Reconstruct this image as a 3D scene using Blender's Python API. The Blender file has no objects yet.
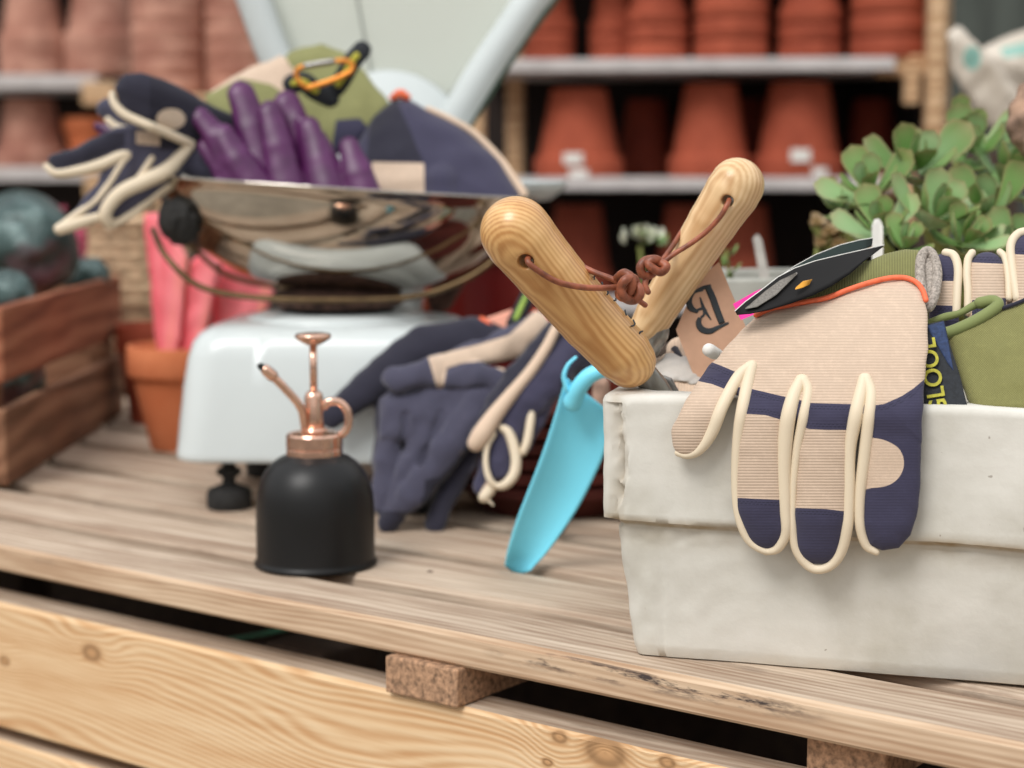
import bpy, math, random
import numpy as np
from mathutils import Vector, Matrix, Euler

random.seed(7)
sc = bpy.context.scene
COL = sc.collection
F = 1800.0
PIT = math.atan((384 - 170) / F)
TZ = 0.75                       # height of the bench top
CAMZ = TZ + 0.30
SP, CP = math.sin(PIT), math.cos(PIT)

# ---------------------------------------------------------------- geometry of the view
def Pn(px, py, Y):
    u = (np.asarray(px, float) - 512) / F
    v = (np.asarray(py, float) - 384) / F
    dy = CP - v * SP
    dz = -SP - v * CP
    k = np.asarray(Y, float) / dy
    return np.stack([u * k, dy * k, CAMZ + dz * k], -1)

def P(px, py, Y):
    return Vector([float(q) for q in Pn(px, py, Y)])

def G(px, py, z=0.0):
    "point on the horizontal plane z above the bench top"
    u = (px - 512) / F; v = (py - 384) / F
    dy = CP - v * SP; dz = -SP - v * CP
    k = (TZ + z - CAMZ) / dz
    return Vector((u * k, dy * k, TZ + z))

def srgb(r, g, b):
    def f(c):
        c = c / 255
        return c / 12.92 if c <= 0.04045 else ((c + 0.055) / 1.055) ** 2.4
    return (f(r), f(g), f(b), 1)

# ---------------------------------------------------------------- objects
def tag(o, label=None, cat=None, group=None, kind=None):
    if label: o['label'] = label
    if cat: o['category'] = cat
    if group: o['group'] = group
    if kind: o['kind'] = kind
    return o

def empty(name, loc, label=None, cat=None, group=None, kind=None):
    o = bpy.data.objects.new(name, None)
    COL.objects.link(o)
    o.location = Vector(loc)
    o.empty_display_size = 0.02
    return tag(o, label, cat, group, kind)

def wloc(o):
    v = Vector(o.location)
    while o.parent:
        o = o.parent; v += Vector(o.location)
    return v

def mk(name, verts, faces, mat, parent=None, origin=None, smooth=True, attrs=None, mats=None, midx=None):
    "one mesh object; vertices are given in world space"
    V = np.asarray([tuple(v) for v in verts] if not isinstance(verts, np.ndarray) else verts, float)
    if parent is not None:
        base = np.array(wloc(parent)); og = V.mean(0) if origin is None else np.array(origin)
    else:
        base = np.zeros(3)
        og = np.array([V[:, 0].mean(), V[:, 1].mean(), V[:, 2].min()]) if origin is None else np.array(origin)
    me = bpy.data.meshes.new(name)
    if isinstance(faces, np.ndarray):
        n = len(faces)
        me.vertices.add(len(V)); me.vertices.foreach_set('co', (V - og).astype(np.float32).ravel())
        me.loops.add(n * 4); me.loops.foreach_set('vertex_index', faces.astype(np.int32).ravel())
        me.polygons.add(n); me.polygons.foreach_set('loop_start', np.arange(0, n * 4, 4, dtype=np.int32))
        me.update(calc_edges=True); me.validate()
    else:
        me.from_pydata([tuple(v) for v in (V - og)], [], faces)
        me.update()
    me.polygons.foreach_set('use_smooth', [smooth] * len(me.polygons))
    for m in (mats or [mat]):
        me.materials.append(m)
    if midx is not None:
        me.polygons.foreach_set('material_index', midx)
    if attrs:
        for k, a in attrs.items():
            a = np.asarray(a, np.float32)
            if a.ndim == 1:
                at = me.attributes.new(k, 'FLOAT', 'POINT'); at.data.foreach_set('value', a)
            else:
                at = me.attributes.new(k, 'FLOAT_VECTOR', 'POINT'); at.data.foreach_set('vector', a.ravel())
    o = bpy.data.objects.new(name, me)
    COL.objects.link(o)
    o.location = Vector(og - base)
    if parent is not None:
        o.parent = parent
    return o

def sharp(o, ang=35):
    "smooth shading with sharp edges kept"
    me = o.data
    import bmesh
    bm = bmesh.new(); bm.from_mesh(me)
    for e in bm.edges:
        if len(e.link_faces) == 2 and e.calc_face_angle(0) > math.radians(ang):
            e.smooth = False
    bm.to_mesh(me); bm.free()
    return o

def copy_tree(o, loc=None, rotz=None, scale=None):
    c = o.copy(); COL.objects.link(c)
    for ch in list(o.children):
        d = ch.copy(); COL.objects.link(d); d.parent = c
        for g in list(ch.children):
            e = g.copy(); COL.objects.link(e); e.parent = d
    if loc is not None: c.location = loc
    if rotz is not None: c.rotation_euler = (c.rotation_euler[0], c.rotation_euler[1], rotz)
    if scale is not None: c.scale = scale
    return c

# ---------------------------------------------------------------- mesh makers (all return verts, faces)
def lathe(profile, center, n=64, axis=None, wob=0):
    "profile: list of (r, z); closed at the ends when r == 0"
    V = []; Fc = []
    c = Vector(center)
    R = Matrix.Identity(3)
    if axis is not None:
        R = Vector((0, 0, 1)).rotation_difference(Vector(axis).normalized()).to_matrix()
    for (r, z) in profile:
        for i in range(n):
            a = 2 * math.pi * i / n
            V.append(c + R @ Vector((r * math.cos(a), r * math.sin(a), z)))
    m = len(profile)
    for j in range(m - 1):
        for i in range(n):
            k = (i + 1) % n
            Fc.append((j * n + i, j * n + k, (j + 1) * n + k, (j + 1) * n + i))
    if profile[0][0] < 1e-6: pass
    Fc.append(tuple(range(n - 1, -1, -1)))
    Fc.append(tuple((m - 1) * n + i for i in range(n)))
    return V, Fc

def catmull(pts, sub=6, closed=False):
    pts = [np.asarray(p, float) for p in pts]
    n = len(pts)
    if n < 3 and not closed:
        return [pts[0] + (pts[1] - pts[0]) * t / sub for t in range(sub + 1)]
    out = []
    rng = range(n if closed else n - 1)
    for i in rng:
        if closed:
            p0, p1, p2, p3 = pts[i - 1], pts[i], pts[(i + 1) % n], pts[(i + 2) % n]
        else:
            p1, p2 = pts[i], pts[i + 1]
            p0 = pts[i - 1] if i > 0 else 2 * p1 - p2
            p3 = pts[i + 2] if i + 2 < n else 2 * p2 - p1
        for s in range(sub):
            t = s / sub
            out.append(0.5 * ((2 * p1) + (-p0 + p2) * t + (2 * p0 - 5 * p1 + 4 * p2 - p3) * t * t + (-p0 + 3 * p1 - 3 * p2 + p3) * t ** 3))
    if not closed:
        out.append(pts[-1])
    return out

def sweep(pts, rad, n=12, closed=False, flat=1.0, up=None, round_ends=True):
    "tube along world points, radius per point"
    pts = [Vector(p) for p in pts]
    m = len(pts)
    if not hasattr(rad, '__len__'): rad = [rad] * m
    rad = list(rad)
    if round_ends and not closed:
        d0 = (pts[0] - pts[1]).normalized(); d1 = (pts[-1] - pts[-2]).normalized()
        pre = []; post = []
        for a in (0.97, 0.8, 0.45):
            pre.append((pts[0] + d0 * rad[0] * a, rad[0] * math.sqrt(1 - a * a)))
            post.append((pts[-1] + d1 * rad[-1] * a, rad[-1] * math.sqrt(1 - a * a)))
        pts = [p for p, _ in pre] + pts + [p for p, _ in reversed(post)]
        rad = [r for _, r in pre] + rad + [r for _, r in reversed(post)]
        m = len(pts)
    V = []; Fc = []
    nrm = None
    for i in range(m):
        a = pts[(i + 1) % m] if (closed or i < m - 1) else pts[i]
        b = pts[(i - 1) % m] if (closed or i > 0) else pts[i]
        t = (a - b).normalized()
        if nrm is None:
            ref = Vector(up) if up is not None else (Vector((0, 0, 1)) if abs(t.z) < 0.9 else Vector((1, 0, 0)))
            nrm = (ref - t * ref.dot(t)).normalized()
        else:
            ref = Vector(up) if up is not None else nrm
            nn = ref - t * ref.dot(t)
            nrm = nn.normalized() if nn.length > 1e-6 else nrm
        bi = t.cross(nrm)
        for k in range(n):
            an = 2 * math.pi * k / n
            V.append(pts[i] + (nrm * math.cos(an) * flat + bi * math.sin(an)) * rad[i])
    for j in range(m if closed else m - 1):
        j2 = (j + 1) % m
        for k in range(n):
            k2 = (k + 1) % n
            Fc.append((j * n + k, j * n + k2, j2 * n + k2, j2 * n + k))
    if not closed:
        Fc.append(tuple(range(n - 1, -1, -1)))
        Fc.append(tuple((m - 1) * n + k for k in range(n)))
    return V, Fc

def boxv(cx, cy, cz, sx, sy, sz, rotz=0.0, bev=0.0, R=None):
    "bevelled box as verts/faces"
    import bmesh
    bm = bmesh.new()
    bmesh.ops.create_cube(bm, size=1)
    bmesh.ops.scale(bm, vec=(sx, sy, sz), verts=bm.verts)
    if bev > 0:
        bmesh.ops.bevel(bm, geom=list(bm.edges), offset=bev, segments=2, profile=0.5, affect='EDGES')
    M = R if R is not None else Matrix.Rotation(rotz, 3, 'Z')
    V = [M @ v.co + Vector((cx, cy, cz)) for v in bm.verts]
    bm.verts.index_update()
    Fc = [tuple(v.index for v in f.verts) for f in bm.faces]
    bm.free()
    return V, Fc

def join(*vf):
    V = []; Fc = []
    for v, f in vf:
        n = len(V); V += list(v); Fc += [tuple(i + n for i in g) for g in f]
    return V, Fc

def plate(poly, normal_shift):
    "poly: ordered world points; extruded by the vector normal_shift"
    n = len(poly); s = Vector(normal_shift)
    V = [Vector(p) for p in poly] + [Vector(p) + s for p in poly]
    Fc = [tuple(range(n)), tuple(range(2 * n - 1, n - 1, -1))]
    for i in range(n):
        k = (i + 1) % n
        Fc.append((i, i + n, k + n, k))
    return V, Fc

# ---------------------------------------------------------------- distance-field modelling
def seg(X, Y, Z, a, b):
    a = np.asarray(a, float); b = np.asarray(b, float)
    d = b[:3] - a[:3]; L = max(float(d @ d), 1e-9)
    t = np.clip(((X - a[0]) * d[0] + (Y - a[1]) * d[1] + (Z - a[2]) * d[2]) / L, 0, 1)
    return np.sqrt((X - a[0] - t * d[0]) ** 2 + (Y - a[1] - t * d[1]) ** 2 + (Z - a[2] - t * d[2]) ** 2) - (a[3] + t * (b[3] - a[3]))

def chain(*pts):
    def f(X, Y, Z):
        if len(pts) == 1:
            a = pts[0]
            return np.sqrt((X - a[0]) ** 2 + (Y - a[1]) ** 2 + (Z - a[2]) ** 2) - a[3]
        r = None
        for a, b in zip(pts[:-1], pts[1:]):
            d = seg(X, Y, Z, a, b)
            r = d if r is None else smin(r, d, 1.5)
        return r
    return f

def sdpoly(x, y, poly):
    x = np.asarray(x, float); y = np.asarray(y, float)
    d = np.full(np.broadcast(x, y).shape, 1e18); s = np.ones_like(d)
    n = len(poly)
    for i in range(n):
        ax, ay = poly[i]; bx, by = poly[i - 1]
        ex, ey = bx - ax, by - ay
        wx, wy = x - ax, y - ay
        t = np.clip((wx * ex + wy * ey) / max(ex * ex + ey * ey, 1e-9), 0, 1)
        d = np.minimum(d, (wx - ex * t) ** 2 + (wy - ey * t) ** 2)
        c1 = y >= ay; c2 = y < by; c3 = ex * wy > ey * wx
        flip = (c1 & c2 & c3) | (~c1 & ~c2 & ~c3)
        s = np.where(flip, -s, s)
    return s * np.sqrt(d)

def pill(poly, R, z=0.0, zx=0.0, zy=0.0, dome=0.0):
    "rounded slab over a polygon, half thickness R, centre depth z, tilted by zx/zy per px"
    cx = sum(p[0] for p in poly) / len(poly); cy = sum(p[1] for p in poly) / len(poly)
    def f(X, Y, Z):
        x = X[:, :, :1]; y = Y[:, :, :1]
        d = sdpoly(x, y, poly)
        z0 = z + zx * (x - cx) + zy * (y - cy)
        q = np.maximum(d + R, 0)
        RR = R + dome * np.clip(-d, 0, 40) / 40
        return np.sqrt(q ** 2 + ((Z - z0) * R / RR) ** 2) - R
    return f

def smin(a, b, k):
    if k <= 0: return np.minimum(a, b)
    h = np.clip(0.5 + 0.5 * (b - a) / k, 0, 1)
    return b + (a - b) * h - k * h * (1 - h)

def un(k, *fs):
    def f(X, Y, Z):
        r = fs[0](X, Y, Z)
        for g in fs[1:]:
            r = smin(r, g(X, Y, Z), k)
        return r
    return f

def cut(k, f1, *gs):
    def f(X, Y, Z):
        r = f1(X, Y, Z)
        for g in gs:
            r = -smin(-r, g(X, Y, Z), k)
        return r
    return f

def wrinkle(f1, amp=0.8, L=22.0, seed=0):
    rs = np.random.RandomState(seed)
    ws = [(rs.normal(size=3), rs.uniform(0, 6.28), rs.uniform(0.6, 1.8)) for _ in range(7)]
    def f(X, Y, Z):
        d = f1(X, Y, Z)
        n = 0
        for w, ph, s in ws:
            w = w / np.linalg.norm(w)
            n = n + np.sin((w[0] * X + w[1] * Y + w[2] * Z) * 2 * np.pi * s / L + ph) / s
        return d + amp * n / 2.5
    return f

def snet(f, lo, hi, h):
    lo = np.asarray(lo, float); hi = np.asarray(hi, float)
    n = np.ceil((hi - lo) / h).astype(int) + 1
    ax = [lo[i] + h * np.arange(n[i]) for i in range(3)]
    X, Y, Z = np.meshgrid(*ax, indexing='ij', copy=False)
    D = np.broadcast_to(f(X, Y, Z), X.shape).copy()
    D[0] = D[-1] = 9; D[:, 0] = D[:, -1] = 9; D[:, :, 0] = D[:, :, -1] = 9
    S = D < 0
    cnt = np.zeros(n - 1, int)
    corners = [(i, j, k) for i in (0, 1) for j in (0, 1) for k in (0, 1)]
    sl = lambda c: tuple(slice(c[a], n[a] - 1 + c[a]) for a in range(3))
    for c in corners: cnt += S[sl(c)]
    act = (cnt > 0) & (cnt < 8)
    I = np.argwhere(act)
    idx = -np.ones(n - 1, int); idx[act] = np.arange(len(I))
    acc = np.zeros((len(I), 3)); w = np.zeros(len(I))
    for a in range(3):
        for c in corners:
            if c[a]: continue
            c2 = list(c); c2[a] = 1
            p = I + np.array(c); q = I + np.array(c2)
            da = D[p[:, 0], p[:, 1], p[:, 2]]; db = D[q[:, 0], q[:, 1], q[:, 2]]
            m = (da < 0) != (db < 0)
            t = np.where(m, da / np.where(m, da - db, 1), 0)
            pos = p.astype(float); pos[:, a] += t
            acc[m] += pos[m]; w[m] += 1
    V = acc / w[:, None] * h + lo
    Q = []
    for a in range(3):
        b, c = (a + 1) % 3, (a + 2) % 3
        s0 = [slice(None)] * 3; s1 = [slice(None)] * 3
        s0[a] = slice(0, -1); s1[a] = slice(1, None)
        A = S[tuple(s0)]; B = S[tuple(s1)]
        E = np.argwhere(A != B)
        E = E[(E[:, b] > 0) & (E[:, c] > 0) & (E[:, b] < n[b] - 1) & (E[:, c] < n[c] - 1)]
        ins = A[E[:, 0], E[:, 1], E[:, 2]]
        def cell(db, dc):
            e = E.copy(); e[:, b] -= db; e[:, c] -= dc
            return idx[e[:, 0], e[:, 1], e[:, 2]]
        q = np.stack([cell(1, 1), cell(0, 1), cell(0, 0), cell(1, 0)], 1)
        q[~ins] = q[~ins][:, ::-1]
        Q.append(q)
    return V, np.concatenate(Q)

def mapper(Yf, flat=1.0):
    "Yf: number or function(px,py); z is towards the viewer, in px of that distance"
    def m(x, y, z):
        Y0 = Yf(x, y) if callable(Yf) else Yf
        return Pn(x, y, Y0 - np.asarray(z) * flat * Y0 / F)
    return m

def blob(name, f, box, h, mp, mat, parent=None, attrs=None, smooth=True, **kw):
    "box = (x0,y0,x1,y1,z0,z1) in px"
    x0, y0, x1, y1, z0, z1 = box
    V, Q = snet(f, (x0, y0, z0), (x1, y1, z1), h)
    # x right, y down, z to the viewer: mirrored hand, so faces are flipped
    W = mp(V[:, 0], V[:, 1], V[:, 2])
    # (x right, y down, z near) -> the map is (X, -Z, -Y): orientation preserved or not is tested
    at = {'flat': V}
    if attrs:
        for k, g in attrs.items(): at[k] = g(V[:, 0], V[:, 1], V[:, 2])
    o = mk(name, W, Q, mat, parent, smooth=smooth, attrs=at, **kw)
    return o

def pt(mp, pts, sub=6, closed=False):
    "smooth px polyline (x,y,z[,r]) -> world points, radii in m"
    c = catmull([tuple(p) for p in pts], sub, closed)
    W = [Vector([float(q) for q in mp(p[0], p[1], p[2])]) for p in c]
    return W, c

def tube(name, mp, pts, mat, parent=None, r=None, Y=1.1, n=12, sub=6, closed=False, **kw):
    W, c = pt(mp, pts, sub, closed)
    rad = [(p[3] if len(p) > 3 else r) * Y / F for p in c]
    V, Fc = sweep(W, rad, n, closed)
    return mk(name, V, Fc, mat, parent, **kw)

def shp(*polys):
    "attribute: > 0 inside any of the polygons (or ellipses given as (cx,cy,rx,ry))"
    def g(x, y, z):
        r = None
        for p in polys:
            if len(p) == 4 and not hasattr(p[0], '__len__'):
                cx, cy, rx, ry = p
                v = (1 - np.sqrt(((x - cx) / rx) ** 2 + ((y - cy) / ry) ** 2)) * min(rx, ry)
            else:
                v = -sdpoly(x, y, p)
            r = v if r is None else np.maximum(r, v)
        return r
    return g

# ---------------------------------------------------------------- materials
class NT:
    def __init__(s, name):
        s.m = bpy.data.materials.new(name); s.m.use_nodes = True
        s.t = s.m.node_tree; s.n = s.t.nodes; s.l = s.t.links
        s.b = s.n['Principled BSDF']
    def node(s, kind, **kw):
        x = s.n.new(kind)
        for k, v in kw.items():
            if k in ('operation', 'blend_type', 'data_type', 'attribute_name', 'noise_dimensions', 'feature', 'wave_type', 'bands_direction', 'interpolation_type', 'wave_profile', 'distance', 'invert'):
                setattr(x, k, v)
            else:
                x.inputs[k].default_value = v
        return x
    def link(s, a, b): s.l.new(a, b)
    def math(s, op, a, b=None, c=None, clamp=False):
        x = s.n.new('ShaderNodeMath'); x.operation = op; x.use_clamp = clamp
        for i, v in enumerate((a, b, c)):
            if v is None: continue
            if isinstance(v, (int, float)): x.inputs[i].default_value = v
            else: s.l.new(v, x.inputs[i])
        return x.outputs[0]
    def mix(s, fac, a, b, kind='MIX'):
        x = s.n.new('ShaderNodeMix'); x.data_type = 'RGBA'; x.blend_type = kind
        for i, v in ((0, fac), (6, a), (7, b)):
            if isinstance(v, (int, float)): x.inputs[i].default_value = v
            elif isinstance(v, tuple): x.inputs[i].default_value = v
            else: s.l.new(v, x.inputs[i])
        return x.outputs[2]
    def noise(s, scale, vec=None, detail=4, rough=0.55, dist=0.0):
        x = s.n.new('ShaderNodeTexNoise')
        x.inputs['Scale'].default_value = scale; x.inputs['Detail'].default_value = detail
        x.inputs['Roughness'].default_value = rough; x.inputs['Distortion'].default_value = dist
        if vec is not None: s.l.new(vec, x.inputs['Vector'])
        return x.outputs[0]
    def objco(s):
        x = s.n.new('ShaderNodeTexCoord'); return x.outputs['Object']
    def mapping(s, vec, loc=(0, 0, 0), rot=(0, 0, 0), scale=(1, 1, 1)):
        x = s.n.new('ShaderNodeMapping')
        x.inputs[1].default_value = loc; x.inputs[2].default_value = rot; x.inputs[3].default_value = scale
        s.l.new(vec, x.inputs[0]); return x.outputs[0]
    def attr(s, name):
        x = s.n.new('ShaderNodeAttribute'); x.attribute_name = name; return x
    def ramp(s, fac, stops):
        x = s.n.new('ShaderNodeValToRGB'); e = x.color_ramp.elements
        while len(e) < len(stops): e.new(0.5)
        for i, (p, c) in enumerate(stops): e[i].position = p; e[i].color = c
        s.l.new(fac, x.inputs[0]); return x.outputs[0]
    def bump(s, h, strength=0.3, dist=0.001, prev=None):
        x = s.n.new('ShaderNodeBump'); x.inputs['Strength'].default_value = strength; x.inputs['Distance'].default_value = dist
        s.l.new(h, x.inputs['Height'])
        if prev is not None: s.l.new(prev, x.inputs['Normal'])
        return x.outputs[0]
    def rnd(s):
        return s.n.new('ShaderNodeObjectInfo').outputs['Random']
    def setc(s, c):
        if isinstance(c, tuple): s.b.inputs['Base Color'].default_value = c
        else: s.l.new(c, s.b.inputs['Base Color'])
    def fin(s, color=None, rough=0.6, metal=0.0, normal=None, spec=None, sheen=0.0, coat=0.0):
        if color is not None: s.setc(color)
        if isinstance(rough, (int, float)): s.b.inputs['Roughness'].default_value = rough
        else: s.l.new(rough, s.b.inputs['Roughness'])
        s.b.inputs['Metallic'].default_value = metal
        if normal is not None: s.l.new(normal, s.b.inputs['Normal'])
        if spec is not None: s.b.inputs['Specular IOR Level'].default_value = spec
        if sheen: s.b.inputs['Sheen Weight'].default_value = sheen
        if coat:
            s.b.inputs['Coat Weight'].default_value = coat; s.b.inputs['Coat Roughness'].default_value = 0.15
        return s.m

def simple(name, col, rough=0.6, metal=0.0, var=0.12, scale=40, bump=0.1, spec=None, coat=0.0, sheen=0.0, dist=0.001):
    t = NT(name); v = t.objco()
    n = t.noise(scale, v, 5)
    c2 = tuple(x * (1 - var * 2.2) for x in col[:3]) + (1,)
    c1 = tuple(min(1, x * (1 + var)) for x in col[:3]) + (1,)
    c = t.ramp(n, [(0.3, c2), (0.7, c1)])
    nm = t.bump(n, bump, dist) if bump else None
    return t.fin(c, rough, metal, nm, spec, sheen, coat)

def fabric(name, base, layers=(), rib=None, ribamp=0.35, rough=0.85, weave=2.2, stitch=None, sheen=0.15, pat=None, spec=0.25):
    """layers: (attribute, colour); rib: (scale per px, axis) fine ribs over the base colour; flat = position on the cloth"""
    t = NT(name)
    fl = t.attr('flat').outputs['Vector']
    n = t.noise(0.05, fl, 4)
    n2 = t.noise(0.9, fl, 2)
    c = t.mix(t.math('MULTIPLY', t.math('SUBTRACT', n, 0.35, clamp=True), 1.0, clamp=True), base, tuple(x * 0.78 for x in base[:3]) + (1,))
    h = t.math('MULTIPLY', n2, 0.6)
    if rib:
        sx = t.n.new('ShaderNodeSeparateXYZ'); t.link(fl, sx.inputs[0])
        w = t.math('SINE', t.math('MULTIPLY', sx.outputs[rib[1]], rib[0]))
        if len(rib) > 2:
            w = t.math('MULTIPLY', w, t.math('SINE', t.math('MULTIPLY', sx.outputs[0 if rib[1] == 1 else 1], rib[2])))
        k = t.math('MULTIPLY_ADD', w, -0.5 * ribamp, 1 - 0.5 * ribamp)
        c = t.mix(1.0, c, (1, 1, 1, 1), 'MIX') if False else c
        dk = t.mix(t.math('MULTIPLY', t.math('ADD', w, 1), 0.5), tuple(x * (1 - ribamp) for x in base[:3]) + (1,), c)
        c = dk
        h = t.math('ADD', h, t.math('MULTIPLY', w, 0.6))
    for a, colr in layers:
        f = t.math('GREATER_THAN', t.attr(a).outputs['Fac'], 0.0)
        cc = t.mix(t.math('SUBTRACT', n2, 0.1, clamp=True), tuple(x * 0.85 for x in colr[:3]) + (1,), tuple(min(1, x * 1.15) for x in colr[:3]) + (1,))
        c = t.mix(f, c, cc)
    if stitch:
        # dashed line a little way inside the border of an area
        for a, dist in stitch:
            v = t.attr(a).outputs['Fac']
            g = t.math('LESS_THAN', t.math('ABSOLUTE', t.math('SUBTRACT', v, dist)), 0.45)
            sx = t.n.new('ShaderNodeSeparateXYZ'); t.link(fl, sx.inputs[0])
            dash = t.math('GREATER_THAN', t.math('SINE', t.math('MULTIPLY', t.math('ADD', sx.outputs[0], sx.outputs[1]), 1.5)), -0.3)
            c = t.mix(t.math('MULTIPLY', t.math('MULTIPLY', g, dash), 0.6), c, (0.01, 0.01, 0.02, 1))
    if layers and rib:
        h = t.math('MULTIPLY', h, t.math('SUBTRACT', 1.0, t.math('MULTIPLY', t.math('GREATER_THAN', t.attr(layers[0][0]).outputs['Fac'], 0.0), 0.7)))
    mott = t.noise(0.16, fl, 5, 0.7)
    c = t.mix(t.math('MULTIPLY', t.math('SUBTRACT', mott, 0.5, clamp=True), 1.6, clamp=True), c, t.mix(1.0, c, (1.35, 1.35, 1.35, 1), 'MULTIPLY'))
    nm = t.bump(h, 0.35, 0.0006)
    return t.fin(c, rough, 0, nm, spec, sheen)

def wood(name, base, dark, light, rough=0.75, flames=(), edgedirt=False, freq=260.0, wob=0.006, knots=(), dirt=None, dirtcol=(0.05, 0.045, 0.04, 1), amp=0.8, attr=None, spec=0.3, coat=0.0, bump=0.4, endx=None, axis=2):
    """grain runs along local x; growth bands across; knots: (x, z, r) in local metres"""
    t = NT(name)
    v0 = t.attr(attr).outputs['Vector'] if attr else t.objco()
    rn = t.rnd()
    cb = t.n.new('ShaderNodeCombineXYZ')
    if not attr:
        t.link(t.math('MULTIPLY', rn, 7.0), cb.inputs[0]); t.link(t.math('MULTIPLY', rn, 3.0), cb.inputs[1])
    va = t.n.new('ShaderNodeVectorMath'); va.operation = 'ADD'
    t.link(v0, va.inputs[0]); t.link(cb.outputs[0], va.inputs[1])
    v = va.outputs[0]
    sx = t.n.new('ShaderNodeSeparateXYZ'); t.link(v0, sx.inputs[0])
    big = t.noise(1.0, t.mapping(v, scale=(2.2, 14, 14)), 2, 0.5, 0.3)
    g = t.math('ADD', t.math('ADD', sx.outputs[axis], t.math('MULTIPLY', sx.outputs[3 - axis], 0.6)), t.math('MULTIPLY', t.math('SUBTRACT', big, 0.5), wob * 10))
    mask = None
    for (kx, kz, kr) in knots:
        sub = t.n.new('ShaderNodeVectorMath'); sub.operation = 'SUBTRACT'
        t.link(v0, sub.inputs[0]); sub.inputs[1].default_value = (kx, 0, kz) if axis == 2 else (kx, kz, 0)
        mp = t.mapping(sub.outputs[0], scale=(0.62, 0.0 if axis == 2 else 1, 1 if axis == 2 else 0.0))
        ln = t.n.new('ShaderNodeVectorMath'); ln.operation = 'LENGTH'; t.link(mp, ln.inputs[0])
        d = ln.outputs['Value']
        m = t.math('POWER', 2.718, t.math('MULTIPLY', t.math('POWER', t.math('DIVIDE', d, kr * 2.2), 2.0), -1.0))
        # bend the grain round the knot
        g = t.math('MULTIPLY_ADD', t.math('MULTIPLY', m, d), 1.3, g)
        core = t.math('LESS_THAN', d, kr)
        soft = t.math('SUBTRACT', 1.0, t.math('DIVIDE', d, kr * 1.2), clamp=True)
        mask = soft if mask is None else t.math('MAXIMUM', mask, soft)
    for (fx, fz, wx, wz, am) in flames:
        dx = t.math('POWER', t.math('DIVIDE', t.math('SUBTRACT', sx.outputs[0], fx), wx), 2.0)
        dz = t.math('POWER', t.math('DIVIDE', t.math('SUBTRACT', sx.outputs[2], fz), wz), 2.0)
        g = t.math('MULTIPLY_ADD', t.math('POWER', 2.718, t.math('MULTIPLY', t.math('ADD', dx, dz), -1.0)), am, g)
    w = t.math('SINE', t.math('MULTIPLY', g, freq))
    fine = t.noise(1.0, t.mapping(v, scale=(14, 420, 420)), 3, 0.6)
    mid = t.noise(1.0, t.mapping(v, scale=(5, 60, 60)), 4, 0.6)
    f = t.math('ADD', t.math('MULTIPLY', t.math('ADD', w, 1), 0.25 * amp), t.math('MULTIPLY', fine, 0.35))
    f = t.math('ADD', f, t.math('MULTIPLY', t.math('SUBTRACT', mid, 0.5), 0.9))
    c = t.ramp(f, [(0.08, dark), (0.42, base), (0.8, light)])
    if mask is not None:
        rings = t.math('SINE', t.math('MULTIPLY', mask, 9.0))
        kc = t.mix(t.math('MULTIPLY_ADD', rings, 0.5, 0.5), tuple(x * 0.6 for x in dark[:3]) + (1,), tuple(x * 0.95 for x in dark[:3]) + (1,))
        c = t.mix(t.math('MULTIPLY', mask, 2.2, clamp=True), c, kc)
    if dirt:
        dn = t.noise(1.0, t.mapping(v, scale=(9, 45, 45)), 6, 0.7)
        dm = t.math('MULTIPLY', t.math('SUBTRACT', dn, dirt, clamp=True), 6.0, clamp=True)
        c = t.mix(t.math('MULTIPLY', dm, 0.75), c, dirtcol)
    if edgedirt:
        # soil rubbed into the worn front arris
        ez = t.math('SUBTRACT', 1.0, t.math('DIVIDE', t.math('ABSOLUTE', t.math('SUBTRACT', sx.outputs[2], 0.005)), 0.0085), clamp=True)
        ey = t.math('LESS_THAN', sx.outputs[1], -0.030)
        en = t.math('MULTIPLY', t.math('SUBTRACT', t.noise(1.0, t.mapping(v0, scale=(16, 60, 90)), 6, 0.75), 0.50, clamp=True), 9.0, clamp=True)
        xc, xw = (edgedirt[0] + edgedirt[1]) / 2, abs(edgedirt[1] - edgedirt[0]) / 2
        eb = t.math('MULTIPLY', t.math('SUBTRACT', 1.15, t.math('DIVIDE', t.math('ABSOLUTE', t.math('SUBTRACT', sx.outputs[0], xc)), xw), clamp=True), 2.0, clamp=True)
        c = t.mix(t.math('MULTIPLY', t.math('MULTIPLY', t.math('MULTIPLY', ez, ey), t.math('MULTIPLY', en, eb)), 1.4, clamp=True), c, srgb(70, 60, 58))
    nm = t.bump(f, bump, 0.0012)
    return t.fin(c, rough, 0, nm, spec, 0, coat)
# ================================================================ light, sky, camera
w = bpy.data.worlds.new('World'); sc.world = w; w.use_nodes = True
wt = w.node_tree; bg = wt.nodes['Background']
tc = wt.nodes.new('ShaderNodeTexCoord'); sxyz = wt.nodes.new('ShaderNodeSeparateXYZ')
wt.links.new(tc.outputs['Generated'], sxyz.inputs[0])
wr = wt.nodes.new('ShaderNodeValToRGB')
wr.color_ramp.elements[0].position = 0.0; wr.color_ramp.elements[0].color = (0.10, 0.09, 0.075, 1)
wr.color_ramp.elements[1].position = 1.0; wr.color_ramp.elements[1].color = (1.0, 1.02, 1.06, 1)
e = wr.color_ramp.elements.new(0.5); e.color = (0.30, 0.28, 0.25, 1)
e = wr.color_ramp.elements.new(0.62); e.color = (0.85, 0.85, 0.84, 1)
mz = wt.nodes.new('ShaderNodeMath'); mz.operation = 'MULTIPLY_ADD'; mz.inputs[1].default_value = 0.5; mz.inputs[2].default_value = 0.5
wt.links.new(sxyz.outputs[2], mz.inputs[0]); wt.links.new(mz.outputs[0], wr.inputs[0])
wt.links.new(wr.outputs[0], bg.inputs[0]); bg.inputs[1].default_value = 1.0

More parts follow.
